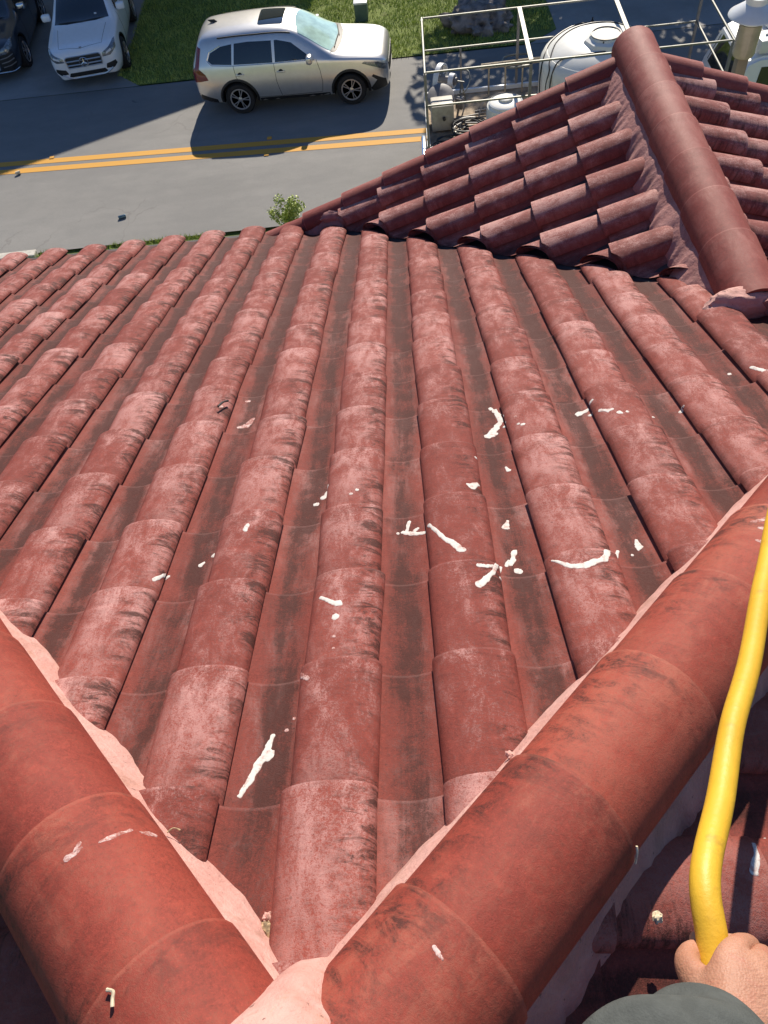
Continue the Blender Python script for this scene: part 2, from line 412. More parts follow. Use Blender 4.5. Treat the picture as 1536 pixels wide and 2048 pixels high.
def grass_blades(name, regions, n, hmax=.10, seed=3):
    rnd = random.Random(seed); vs = []; fs = []
    for (poly_fn, x0, x1, y0, y1, share) in regions:
        for _ in range(int(n * share)):
            x, y = rnd.uniform(x0, x1), rnd.uniform(y0, y1)
            if not poly_fn(x, y): continue
            h = rnd.uniform(.35, 1) * hmax; a = rnd.uniform(0, 2 * pi); wd = rnd.uniform(.006, .014)
            lx, ly = rnd.gauss(0, .03), rnd.gauss(0, .03)
            k = len(vs); z = GZ + .02
            vs += [(x - wd * cos(a), y - wd * sin(a), z), (x + wd * cos(a), y + wd * sin(a), z), (x + lx, y + ly, z + h)]
            fs.append((k, k + 1, k + 2))
    me = bpy.data.meshes.new(name); me.from_pydata(vs, [], fs); me.materials.append(MAT['grassblade'])
    o = bpy.data.objects.new(name, me); COL.objects.link(o); o['kind'] = 'stuff'
    tag(o, "short green grass of the lawn across the street and along the near kerb", "grass")
def in_lawn(x, y):
    if y < yfar(x) + .03: return False
    if x < -6.65 and y < 20.85 + (-7.15 - x) * 0: return x > -6.65 - (y - 20.2) * .9
    if x > 4.2 or x < -7.3: return False
    if x > 3.5 and y < 20.45: return False
    bare = n3((x, y, 3), .9) + .5 * n3((x, y, 9), 2.3)
    return bare < .38 or random.random() < .3
grass_blades("grass", [(in_lawn, -7.3, 4.3, 19.8, 26.5, .86), (lambda x, y: n3((x, y, 1), .8) > -.15, -8, 0, 12.2, 13.4, .14)], 60000)

# ------------------------------------------------------------------ the tiled house
RHO = radians(22.0); T = tan(RHO)
W = 0.31; CL = 0.3309; BF = 0.568
house = empty("house", (0, 4.0, GZ), 0, "house whose faded red barrel tile hip roof and small gable fill the foreground", "house")
TILE_OBJS = {}
def prof_cover(q, taper, bf, h, ex):       # q 0..1 over barrel width -> (du from centre, n)
    a = W * bf / 2 * taper; th = pi * (1 - q)
    return a * cos(th), h * (max(0.0, sin(th)) ** ex)
def tile_field(name, org, U, V, k0, k1, r0, r1, planes, mat, seed, phase=0.0, keep=None, rowphase=0.0, bf=.615, h=.037, ex=1.0, pd=.018, tp=.92, lift=.024):
    """covers and pans laid in courses; U across, V down the slope; planes: list of (point, normal), the positive side is cut away."""
    rnd = random.Random(seed); N = U.cross(V).normalized()
    if N.z < 0: N = -N
    bm = bmesh.new(); lay = bm.verts.layers.float_color.new("tile"); uvl = bm.loops.layers.uv.new("UVMap")
    uvd = {}
    def strip(uc, v0, v1, n0, n1, pts0, pts1, thick, info, du_rot, nl=3):
        # pts: list of (du, n, across)
        rows_o = []; rows_i = []
        NP = len(pts0)
        for j in range(nl + 1):
            f = j / nl; ro = []; ri = []
            for i in range(NP):
                a0, a1 = pts0[i], pts1[i]
                du = a0[0] + (a1[0] - a0[0]) * f; nn = a0[1] + (a1[1] - a0[1]) * f
                v = v0 + (v1 - v0) * f; off = n0 + (n1 - n0) * f
                # outward direction approx for thickness
                b0, b1 = pts0[max(i - 1, 0)], pts0[min(i + 1, NP - 1)]
                tx, tn = b1[0] - b0[0], b1[1] - b0[1]; L = sqrt(tx * tx + tn * tn) or 1
                ox, on = -tn / L, tx / L
                u = uc + du + du_rot * (f - .5)
                al = max(0, min(1, (v - (v1 - CL)) / CL))
                vo = bm.verts.new(org + U * u + V * v + N * (nn + off)); vo[lay] = (info[0], info[1], a0[2], al)
                uvd[vo] = (u, v)
                vi = bm.verts.new(org + U * (u - ox * thick) + V * v + N * (nn + off - on * thick)); vi[lay] = (info[0], info[1], a0[2], al)
                uvd[vi] = (u, v)
                ro.append(vo); ri.append(vi)
            rows_o.append(ro); rows_i.append(ri)
        for j in range(nl):
            for i in range(NP - 1):
                bm.faces.new((rows_o[j][i], rows_o[j][i + 1], rows_o[j + 1][i + 1], rows_o[j + 1][i]))
                bm.faces.new((rows_i[j][i], rows_i[j + 1][i], rows_i[j + 1][i + 1], rows_i[j][i + 1]))
            for i in (0, NP - 1):
                q = (rows_o[j][i], rows_o[j + 1][i], rows_i[j + 1][i], rows_i[j][i])
                bm.faces.new(q if i == 0 else q[::-1])
        for i in range(NP - 1): bm.faces.new((rows_o[nl][i], rows_o[nl][i + 1], rows_i[nl][i + 1], rows_i[nl][i]))
    hb = W * bf / 2
    for k in range(k0, k1 + 1):
        for r in range(r0, r1 + 1):
            uR = (k + phase) * W; uc = uR - hb; v1 = (r + rowphase) * CL; v0 = v1 - CL - .05
            ctr = org + U * uc + V * (v1 - CL / 2)
            if keep and not keep(ctr): continue
            j1, j2, j3 = rnd.gauss(0, .0022), rnd.gauss(0, .003), rnd.gauss(0, .004)
            jv = rnd.gauss(0, .004)
            p0 = [(*prof_cover(q / 12, tp, bf, h, ex), q / 12) for q in range(13)]
            p1 = [(*prof_cover(q / 12, 1.0, bf, h, ex), q / 12) for q in range(13)]
            strip(uc + j2, v0, v1 + jv, -lift, j1, p0, p1, .013, (rnd.random(), 0.0), j3)
            # pan to the right of the barrel
            hp = (W - W * bf) / 2 + .016; up = uR + (W - W * bf) / 2
            pp = []
            for q in range(9):
                x = -1 + q / 4; pp.append((x * hp, -.009 - pd + pd * abs(x) ** 2.0, q / 8))
            j1 = rnd.gauss(0, .0018)
            strip(up, v0, v1 + jv - .012, -.020, j1, pp, pp, .011, (rnd.random(), 1.0), 0)
    for p, nrm in planes:
        g = bm.verts[:] + bm.edges[:] + bm.faces[:]
        bmesh.ops.bisect_plane(bm, geom=g, plane_co=p, plane_no=nrm, clear_outer=True, dist=1e-5)
    bm.verts.ensure_lookup_table()
    for f in bm.faces:
        for l in f.loops:
            d = l.vert.co - org; l[uvl].uv = (d.dot(U), d.dot(V))
    o = link_bm(name, bm, mat, house, world=True)
    TILE_OBJS.setdefault(name, []).append(o)
    return o
X, Y, Z = Vector((1, 0, 0)), Vector((0, 1, 0)), Vector((0, 0, 1))
APX = Vector((-.10, -.52, .52 * T))         # meeting point of hips and ridge
EAVE_Y = 4.86
XR = 1.64; GY0 = 2.35                        # gable ridge x, y where it meets the hip slope
ZG = -GY0 * T
V0 = Vector((0, cos(RHO), -sin(RHO)))
def vert(nx, ny, px, py): return (Vector((px, py, 0)), Vector((nx, ny, 0)).normalized())
hipR = vert(1, -1, .42, 0); hipL = vert(-1, -1, -.655, 0)
def keep0(c):
    return c.x - c.y < 1.1 and c.x + c.y > -1.4 and not (abs(c.x - XR) < c.y - GY0 - .35)
# hip slope facing the street; in two pieces left and right of the gable's valleys
q = .005
P0_left = tile_field("roof_slope", Vector((0, 0, 0)), X, V0, -17, 7, -2, 15, [hipR, hipL, vert(1, 1, XR, GY0 + .05)], MAT['tile'], 11, keep=keep0)
P0_right = tile_field("roof_slope", Vector((0, 0, 0)), X, V0, 4, 17, 4, 15, [hipR, vert(-1, -1, XR, GY0 + .05), vert(-1, 1, XR, GY0 + .05)], MAT['tile'], 11, keep=keep0)
# side slopes beyond the hips
V1 = Vector((cos(RHO), 0, -sin(RHO))); V2 = Vector((-cos(RHO), 0, -sin(RHO)))
tile_field("roof_slope", Vector((-.10, 0, APX.z)), -Y, V1, -8, 6, 0, 9, [(Vector((.42, 0, 0)), Vector((-1, 1, 0)).normalized()), (Vector((-.10, 0, 0)), Vector((-1, 0, 0)))], MAT['tile_side'], 21, phase=-.07, rowphase=.58,
           keep=lambda c: c.y - c.x < .3)
tile_field("roof_slope", Vector((-.10, 0, APX.z)), Y, V2, -6, 7, 0, 9, [(Vector((-.655, 0, 0)), Vector((1, 1, 0)).normalized()), (Vector((-.10, 0, 0)), Vector((1, 0, 0)))], MAT['tile_side'], 22, phase=.35, rowphase=.4,
           keep=lambda c: c.y + c.x < .1)
# gable slopes
GN = Vector((XR, 0, ZG))
GFAR = 4.545
tile_field("gable_slope", GN, Y, V2, 7, 15, 0, 8, [(Vector((XR, GY0 + .075, 0)), Vector((-1, -1, 0)).normalized()), (Vector((0, GFAR, 0)), Y), (Vector((XR - .165, 0, 0)), X)], MAT['tile_gable'], 31, phase=.72, bf=.64, h=.076, ex=.84, pd=.03, tp=.86, lift=.036, rowphase=.42,
           keep=lambda c: c.y - GY0 > (XR - c.x) - .5)
tile_field("gable_slope", GN, -Y, V1, -15, -6, 0, 8, [(Vector((XR, GY0 + .075, 0)), Vector((1, -1, 0)).normalized()), (Vector((0, GFAR, 0)), Y), (Vector((XR + .165, 0, 0)), -X)], MAT['tile_gable'], 32, phase=-.10, bf=.64, h=.076, ex=.84, pd=.03, tp=.86, lift=.036, rowphase=.55,
           keep=lambda c: c.y - GY0 > (c.x - XR) - .5)

# decking under the tiles (keeps light out between them)
def deck(name, pts, dz=-.075):
    bm = bmesh.new(); vs = [bm.verts.new((x, y, z + dz)) for x, y, z in pts]; vb = [bm.verts.new((x, y, z + dz - .03)) for x, y, z in pts]
    bm.faces.new(vs); bm.faces.new(vb[::-1]); n = len(vs)
    for i in range(n): bm.faces.new((vs[i], vb[i], vb[(i + 1) % n], vs[(i + 1) % n]))
    return link_bm(name, bm, MAT['flash'], house, smooth=False, world=True)
zE = -4.80 * T; dL = 4.80 + .52
A = tuple(APX); EL = (-.10 - dL, 4.80, zE); ER = (-.10 + dL, 4.80, zE)
deck("roof_deck", [A, EL, ER])
deck("roof_deck", [A, ER, (ER[0], -8, zE), (-.10, -8, A[2])])
deck("roof_deck", [A, (-.10, -8, A[2]), (EL[0], -8, zE), EL])
gl = XR - (GFAR - GY0); gr = XR + (GFAR - GY0); zl = ZG - (GFAR - GY0) * T
deck("roof_deck", [(XR, GY0, ZG), (XR, GFAR, ZG), (gl, GFAR, zl)], -.05)
deck("roof_deck", [(XR, GY0, ZG), (gr, GFAR, zl), (XR, GFAR, ZG)], -.05)

# ridge and hip caps
def make_cap(name, p_lo, p_hi, r_lo, r_hi, mat, seed, thick=.014, a0=-12, n=18, drop=1.0):
    """half-round tapered cap from its upper end p_hi to lower end p_lo."""
    bm = bmesh.new(); lay = bm.verts.layers.float_color.new("tile"); uvl = bm.loops.layers.uv.new("UVMap")
    rnd = random.Random(seed); rv = rnd.random()
    D = (p_lo - p_hi); L = D.length; D.normalize(); side = D.cross(Z).normalized(); up = side.cross(D)
    outer = []; inner = []; nl = 4
    for j in range(nl + 1):
        f = j / nl; c = p_hi + D * (L * f); r = r_hi + (r_lo - r_hi) * f; ro = []; ri = []
        for i in range(n + 1):
            th = radians(a0) + (pi - 2 * radians(a0)) * i / n
            dirv = side * cos(th) + up * sin(th) * drop
            for (R, arr) in ((r, ro), (r - thick, ri)):
                v = bm.verts.new(c + dirv * R); v[lay] = (rv, 0, i / n, f); arr.append(v)
        outer.append(ro); inner.append(ri)
    for j in range(nl):
        for i in range(n):
            bm.faces.new((outer[j][i], outer[j + 1][i], outer[j + 1][i + 1], outer[j][i + 1]))
            bm.faces.new((inner[j][i], inner[j][i + 1], inner[j + 1][i + 1], inner[j + 1][i]))
        bm.faces.new((outer[j][0], inner[j][0], inner[j + 1][0], outer[j + 1][0]))
        bm.faces.new((outer[j][n], outer[j + 1][n], inner[j + 1][n], inner[j][n]))
    for j in (0, nl):
        for i in range(n): 
            qd = (outer[j][i], outer[j][i + 1], inner[j][i + 1], inner[j][i])
            bm.faces.new(qd if j == 0 else qd[::-1])
    for f in bm.faces:
        for l in f.loops:
            d = l.vert.co - p_hi; l[uvl].uv = (atan2(d.dot(up), d.dot(side)) * .13 + seed * .37, d.dot(D) + seed * 1.7)
    bmesh.ops.recalc_face_normals(bm, faces=bm.faces)
    return link_bm(name, bm, mat, house, world=True)
def hip_run(sgn, k, r, e, s_list, seed, rise):
    """caps along a hip; s = y coordinate along the hip line; cap j spans s_list[j]..s_list[j+1]"""
    for j in range(len(s_list) - 1):
        def P(s, de):
            x = (k + s) if sgn > 0 else (-k - s)
            return Vector((x, s, -T * s + e + de))
        s0, s1 = s_list[j], s_list[j + 1]
        make_cap("hip_cap", P(s1, rise), P(s0 - .05, 0), r, r * .94, MAT['cap'], seed + j)
sR = [-.50, -.292, -.083, .135, .349, .56, .775, .99, 1.20, 1.415, 1.63, 1.845, 2.06]
hip_run(+1, .42, .130, .043, sR, 50, .008)
sL = [-.50, -.335, -.115, .105, .325, .51, .72, .93, 1.14, 1.35]
hip_run(-1, .655, .138, .040, sL, 80, .008)
for j in range(9):     # main ridge behind the camera
    y1 = -.60 - .33 * j
    make_cap("ridge_cap", Vector((-.10, y1 - .38, APX.z + .045)), Vector((-.10, y1, APX.z + .035)), .135, .124, MAT['cap'], 120 + j)
gy = [4.64, 4.30, 3.96, 3.62, 3.28, 2.94, 2.60, 2.24]
for j in range(len(gy) - 1):
    ys, ye = gy[j], gy[j + 1]
    make_cap("ridge_cap", Vector((XR, ys, ZG + .050)), Vector((XR, ye - .05, ZG + .044)), .134, .126, MAT['cap2'], 150 + j)
# rounded stop at the street end of the gable ridge
bm = bmesh.new(); bmesh.ops.create_uvsphere(bm, u_segments=20, v_segments=12, radius=.131)
for v in bm.verts: v.co = Vector((v.co.x, v.co.y * .45, v.co.z)) + Vector((XR, 4.64, ZG + .048))
lay = bm.verts.layers.float_color.new("tile")
for v in bm.verts: v[lay] = (.5, 0, .5, .5)
link_bm("ridge_end", bm, MAT['cap2'], house, world=True)
# rake caps down both verges of the gable
for sg in (-1, 1):
    j = 0; s = .10
    while s < 2.6:
        V = V2 if sg < 0 else V1
        a = GN + V * (s - .045) + Vector((0, GFAR, 0)) + Z * .016; b = GN + V * (s + CL) + Vector((0, GFAR, 0)) + Z * .036
        make_cap("rake_cap", b, a, .088, .081, MAT['cap2'], 200 + j + (40 if sg > 0 else 0), a0=-34)
        s += CL; j += 1

# mortar beds
def ribbon(name, rows, mat, disp=.007, scale=14, nl=8, parent=house):
    """rows: list of (inner point, outer point) along the joint; filled sheet with a rough trowelled surface"""
    bm = bmesh.new(); R = []
    for a, b in rows:
        a, b = Vector(a), Vector(b)
        row = []
        for i in range(nl + 1):
            f = i / nl; p = a.lerp(b, f); k = sin(pi * min(1, f * 1.0)) * .012
            d = disp * (n3(p, scale) + .5 * n3(p, scale * 3.1)); p = p + Z * (d + k)
            row.append(bm.verts.new(p))
        R.append(row)
    for A_, B_ in zip(R, R[1:]):
        for i in range(nl): bm.faces.new((A_[i], A_[i + 1], B_[i + 1], B_[i]))
    bmesh.ops.recalc_face_normals(bm, faces=bm.faces)
    r = bmesh.ops.extrude_face_region(bm, geom=bm.faces[:])
    for v in [g for g in r['geom'] if isinstance(g, bmesh.types.BMVert)]: v.co -= Z * .05
    bmesh.ops.recalc_face_normals(bm, faces=bm.faces)
    return link_bm(name, bm, mat, parent, world=True)
def hip_mortar(sgn, k, side, s0, s1, mat, r_in=.122, z_in=.055, out=.095, z_out=-.055, wob=.016):
    rows = []; n = int((s1 - s0) / .012)
    base_d = Vector((1, 1, 0)).normalized() if sgn > 0 else Vector((-1, 1, 0)).normalized()
    perp = Vector((-1, 1, 0)).normalized() if sgn > 0 else Vector((1, 1, 0)).normalized()   # towards the street slope
    perp = perp * side
    for i in range(n + 1):
        s = s0 + (s1 - s0) * i / n; x = (k + s) if sgn > 0 else (-k - s)
        c = Vector((x, s, -T * s))
        # drop of the roof plane away from the hip along perp
        wv = wob * n3(c, 9) + .6 * wob * n3(c, 30) + .35 * wob * n3(c, 85)
        dd = out + wv
        zin = c.z + z_in; 
        fall = T / sqrt(2) * 0
        drop = (c.z - (-T * (c + perp * (r_in + dd)).y)) if side > 0 else None
        pz = (-T * (c + perp * (r_in + dd)).y) if side > 0 else None
        if side < 0:
            pw = c + perp * (r_in + dd); pz = (APX.z - T * (pw.x - APX.x)) if sgn > 0 else (APX.z - T * (APX.x - pw.x))
        a = c + perp * (r_in - .02); a.z = zin + .006 * n3(c, 20)
        b = c + perp * (r_in + dd); b.z = pz + z_out
        rows.append((a, b))
    return ribbon("mortar_bed", rows, mat)
hip_mortar(+1, .42, 1, -.52, 2.1, MAT['mortar'], r_in=.134, z_in=.064, out=.042, z_out=-.068, wob=.005)
hip_mortar(+1, .42, -1, -.60, 2.1, MAT['mortar_grey'], r_in=.120, z_in=.052, out=.075, z_out=-.055)
hip_mortar(-1, .655, 1, -.50, 1.5, MAT['mortar'], r_in=.139, z_in=.060, out=.030, z_out=-.074, wob=.006)
hip_mortar(-1, .655, -1, -.60, 1.5, MAT['mortar_grey'], r_in=.130, z_in=.052, out=.060, z_out=-.055)
# mortar saddle where the hips and ridge meet
def saddle():
    bm = bmesh.new(); R = []
    path = spline([(-.078, -.288, .205), (-.086, -.318, .255), (-.100, -.355, .308), (-.115, -.39, .345), (-.125, -.46, .372), (-.125, -.60, .385)], 8)
    for i, p in enumerate(path):
        f = i / (len(path) - 1); wd = .016 + .060 * min(1, f * 1.8)
        row = []
        for j in range(13):
            t = -1 + j / 6; x = p.x + t * wd * 1.35; z = p.z + .030 - .085 * abs(t) ** 2.2 + .006 * n3((x, p.y, 1), 25)
            row.append(bm.verts.new((x, p.y + .012 * n3((x, p.y, 4), 18), z)))
        R.append(row)
    for a, b in zip(R, R[1:]):
        for j in range(12): bm.faces.new((a[j], a[j + 1], b[j + 1], b[j]))
    bmesh.ops.recalc_face_normals(bm, faces=bm.faces)
    r = bmesh.ops.extrude_face_region(bm, geom=bm.faces[:])
    for v in [g for g in r['geom'] if isinstance(g, bmesh.types.BMVert)]: v.co -= Z * .10
    bmesh.ops.recalc_face_normals(bm, faces=bm.faces)
    link_bm("mortar_saddle", bm, MAT['mortar'], house, world=True)
saddle()
# mortar along the gable ridge (both sides), and under the rake caps
for sg in (-1, 1):
    rows = []
    for i in range(230):
        y = 2.26 + (4.60 - 2.26) * i / 229; c = Vector((XR, y, ZG))
        o_ = .085 + .03 * n3(c + Vector((sg, 0, 0)), 7) + .02 * n3(c, 26)
        a = c + Vector((sg * .112, 0, .052)); b = c + Vector((sg * (.13 + o_), 0, -T * (.13 + o_) - .022))
        rows.append((a, b))
    ribbon("mortar_bed", rows, MAT['mortar_grey'], disp=.010, scale=9)
    rows = []
    for i in range(200):
        s = .12 + 2.42 * i / 199; V = V2 if sg < 0 else V1; c = GN + V * s + Vector((0, GFAR, 0))
        step = ((s - .10) % CL) / CL
        a = c + Vector((0, -.055, .045 + .018 * step)); b = c + Vector((0, -.15 + .015 * n3(c, 12), -.02))
        rows.append((a, b))
    ribbon("mortar_bed", rows, MAT['mortar_grey'], disp=.012, scale=20)
# lump of mortar at the foot of the gable ridge
def lump(name, c, s, mat, seed=1, parent=house):
    bm = bmesh.new(); bmesh.ops.create_icosphere(bm, subdivisions=4, radius=1)
    for v in bm.verts:
        d = 1 + .22 * n3(v.co + Vector((seed * 7, 0, 0)), 1.3) + .10 * n3(v.co + Vector((seed * 3, 0, 0)), 4) + .04 * n3(v.co, 11)
        v.co = Vector((v.co.x * s[0] * d, v.co.y * s[1] * d, v.co.z * s[2] * d)) + Vector(c)
    return link_bm(name, bm, mat, parent, world=bool(parent))
lump("mortar_lump", (XR - .04, 2.20, -2.20 * T + .02), (.19, .075, .075), MAT['mortar'], 1)
lump("mortar_lump", (XR + .14, 2.14, -2.14 * T + .03), (.13, .09, .085), MAT['mortar_grey'], 2)
lump("mortar_lump", (gl + .20, GFAR - .06, zl + .10), (.13, .05, .05), MAT['mortar_grey'], 3)

# nail holes in caps
def holes(pts):
    bm = bmesh.new(); bmesh.ops.create_circle(bm, cap_ends=True, radius=.0045, segments=8)
    h0 = link_bm("nail_hole", bm, MAT['dark'], house, smooth=False, world=True)
    for i, (p, nrm) in enumerate(pts):
        h = h0 if i == 0 else h0.copy()
        if i: COL.objects.link(h)
        h.location = p; h.rotation_euler = Vector(nrm).to_track_quat('Z', 'Y').to_euler()
def cap_surface(sgn, k, r, e, s, ang):
    """point on hip cap surface; ang degrees from the street side over the crest"""
    x = (k + s) if sgn > 0 else (-k - s)
    D = Vector((sgn, 1, -T)).normalized(); side = D.cross(Z).normalized(); up = side.cross(D)
    th = radians(ang); dirv = side * cos(th) + up * sin(th)
    return Vector((x, s, -T * s + e)) + dirv * (r + .0015), dirv
hp = []
for j in range(len(sR) - 1):
    hp.append(cap_surface(1, .42, .1205, .0415, sR[j] + .05, 152)); hp.append(cap_surface(1, .42, .1205, .0415, sR[j] + .04, 22))
for j in range(len(sL) - 1):
    hp.append(cap_surface(-1, .655, .127, .042, sL[j] + .05, 30)); hp.append(cap_surface(-1, .655, .127, .042, sL[j] + .04, 165))
for j in range(len(gy) - 1):
    th = radians(150); hp.append((Vector((XR + cos(th) * .132, gy[j] - .08, ZG + .048 + sin(th) * .132)), Vector((cos(th), 0, sin(th)))))
holes(hp)

# walls below the eaves
def walls():
    bm = bmesh.new(); x0, x1, y1 = EL[0] + .45, ER[0] - .45, 4.3
    add_box(bm, ((x0 + x1) / 2, (y1 - 7.6) / 2, (GZ + zE) / 2 - .06), (x1 - x0, y1 + 7.6, zE - GZ - .12))
    return link_bm("wall", bm, MAT['stucco'], house, smooth=False, world=True)
walls()
bm = bmesh.new()
add_box(bm, (0, 4.78, zE - .16), (dL * 2 - .2, .03, .16)); link_bm("fascia", bm, MAT['trim'], house, smooth=False, world=True)
bm = bmesh.new()
vs = [bm.verts.new(p) for p in [(gl + .3, 4.4, zl - .1), (gr - .3, 4.4, zl - .1), (XR, 4.4, ZG - .16), (gl + .3, 4.33, zl - .1), (gr - .3, 4.33, zl - .1), (XR, 4.33, ZG - .16)]]
bm.faces.new((vs[0], vs[2], vs[1])); bm.faces.new((vs[3], vs[4], vs[5]))
for a, b in ((0, 1), (1, 2), (2, 0)): bm.faces.new((vs[a], vs[b], vs[b + 3], vs[a + 3]))
bmesh.ops.recalc_face_normals(bm, faces=bm.faces)
link_bm("gable_wall", bm, MAT['stucco'], house, smooth=False, world=True)

# ------------------------------------------------------------------ vehicles
def bvh_of(me): return BVHTree.FromPolygons([v.co.copy() for v in me.vertices], [tuple(p.vertices) for p in me.polygons])
def cast(bvh, axis, sgn, a, b):
    if axis == 'y': o, d = Vector((a, 3 * sgn, b)), Vector((0, -sgn, 0))
    elif axis == 'x': o, d = Vector((6 * sgn, a, b)), Vector((-sgn, 0, 0))
    else: o, d = Vector((a, b, 6)), Vector((0, 0, -1))
    h = bvh.ray_cast(o, d)
    if h[0] is None:
        h = bvh.find_nearest(o + d * (2.1 if axis == 'y' else 3.7 if axis == 'x' else 4.6))
    nr = h[1]
    if nr.dot(d) > 0: nr = -nr
    return h[0], nr
def patch(bvh, poly, axis, sgn, off=.004, res=.09, bm=None):
    bm2 = bmesh.new()
    vs = [bm2.verts.new((a, b, 0)) for a, b in poly]; f = bm2.faces.new(vs)
    bmesh.ops.triangulate(bm2, faces=[f])
    for _ in range(6):
        es = [e for e in bm2.edges if e.calc_length() > res]
        if not es: break
        bmesh.ops.subdivide_edges(bm2, edges=es, cuts=1); bmesh.ops.triangulate(bm2, faces=[f for f in bm2.faces if len(f.verts) > 3])
    nr = {}
    for v in bm2.verts:
        p, n = cast(bvh, axis, sgn, v.co.x, v.co.y); nr[v] = n; v.co = p + n * off
    be = [e for e in bm2.edges if e.is_boundary]
    r = bmesh.ops.extrude_edge_only(bm2, edges=be)
    for v in [g for g in r['geom'] if isinstance(g, bmesh.types.BMVert)]:
        src = min((u for u in nr), key=lambda u: (u.co - v.co).length_squared)
        v.co = v.co - nr[src] * (off + .012)
    bmesh.ops.recalc_face_normals(bm2, faces=bm2.faces)
    fs = [f for f in bm2.faces]
    # make the big patch face outwards
    d = Vector((0, sgn, 0)) if axis == 'y' else Vector((sgn, 0, 0)) if axis == 'x' else Z
    if sum(f.normal.dot(d) * f.calc_area() for f in fs) < 0: bmesh.ops.reverse_faces(bm2, faces=fs)
    if bm is None: return bm2
    me = bpy.data.meshes.new("t"); bm2.to_mesh(me); bm2.free(); bm.from_mesh(me); bpy.data.meshes.remove(me); return bm
def line_on(bvh, pts, axis, sgn, r, bm, off=.0, n=6, sub=8):
    P = []
    for (a, b), (c, d) in zip(pts, pts[1:]):
        for k in range(sub): P.append((a + (c - a) * k / sub, b + (d - b) * k / sub))
    P.append(pts[-1]); out = []
    for a, b in P:
        p, nn = cast(bvh, axis, sgn, a, b); out.append(p + nn * off)
    add_tube(bm, out, r, n)
def car_shell(name, st, paint, parent, wheels, wr, half_sub=2, crease_roof=True):
    """st: stations front to back: (x, [(y,z)...8 points from sill centre up to roof centre])"""
    bm = bmesh.new(); rings = []
    for x, pr in st:
        ring = [bm.verts.new((x, 0, pr[0][1]))]
        ring += [bm.verts.new((x, -y, z)) for y, z in pr[1:-1]]
        ring += [bm.verts.new((x, 0, pr[-1][1]))]
        ring += [bm.verts.new((x, y, z)) for y, z in reversed(pr[1:-1])]
        rings.append(ring)
    n = len(rings[0])
    for A_, B_ in zip(rings, rings[1:]):
        for i in range(n): bm.faces.new((A_[i], B_[i], B_[(i + 1) % n], A_[(i + 1) % n]))
    bm.faces.new(rings[0]); bm.faces.new(rings[-1][::-1])
    bmesh.ops.recalc_face_normals(bm, faces=bm.faces)
    cl = bm.edges.layers.float.new("crease_edge")
    m = len(st[0][1])
    for A_, B_ in zip(rings, rings[1:]):
        for i, cr in ((1, .5), (4, .45), (5, .25)):
            for j in (i, n - i):
                e = bm.edges.get((A_[j], B_[j]))
                if e: e[cl] = cr
    me = bpy.data.meshes.new(name); bm.to_mesh(me); bm.free()
    ob = bpy.data.objects.new(name, me); COL.objects.link(ob)
    me.materials.append(paint); me.materials.append(MAT['dark'])
    ss = ob.modifiers.new("s", 'SUBSURF'); ss.levels = 3; ss.render_levels = 3
    cm = bmesh.new()
    for wx in wheels:
        for sy in (-1, 1):
            bmesh.ops.create_cone(cm, cap_ends=True, segments=40, radius1=wr + .075, radius2=wr + .075, depth=.62,
                                  matrix=Matrix.Translation((wx, sy * .93, wr)) @ Matrix.Rotation(pi / 2, 4, 'X'))
    cme = bpy.data.meshes.new("cut"); cm.to_mesh(cme); cm.free()
    cob = bpy.data.objects.new("cut", cme); COL.objects.link(cob); cme.materials.append(MAT['dark']); cme.materials.append(MAT['dark'])
    for p in cme.polygons: p.material_index = 1
    bo = ob.modifiers.new("b", 'BOOLEAN'); bo.operation = 'DIFFERENCE'; bo.object = cob; bo.solver = 'EXACT'
    dg = bpy.context.evaluated_depsgraph_get(); dg.update()
    bo.show_viewport = False; dg.update(); sm = bpy.data.meshes.new_from_object(ob.evaluated_get(dg)); bvh = bvh_of(sm); 
    bo.show_viewport = True; dg.update(); fin = bpy.data.meshes.new_from_object(ob.evaluated_get(dg))
    bpy.data.objects.remove(ob); bpy.data.objects.remove(cob); bpy.data.meshes.remove(sm)
    fin.name = name; o = bpy.data.objects.new(name, fin); COL.objects.link(o); o.parent = parent
    fin.polygons.foreach_set("use_smooth", [True] * len(fin.polygons))
    try: fin.set_sharp_from_angle(angle=radians(48))
    except Exception: pass
    return o, bvh
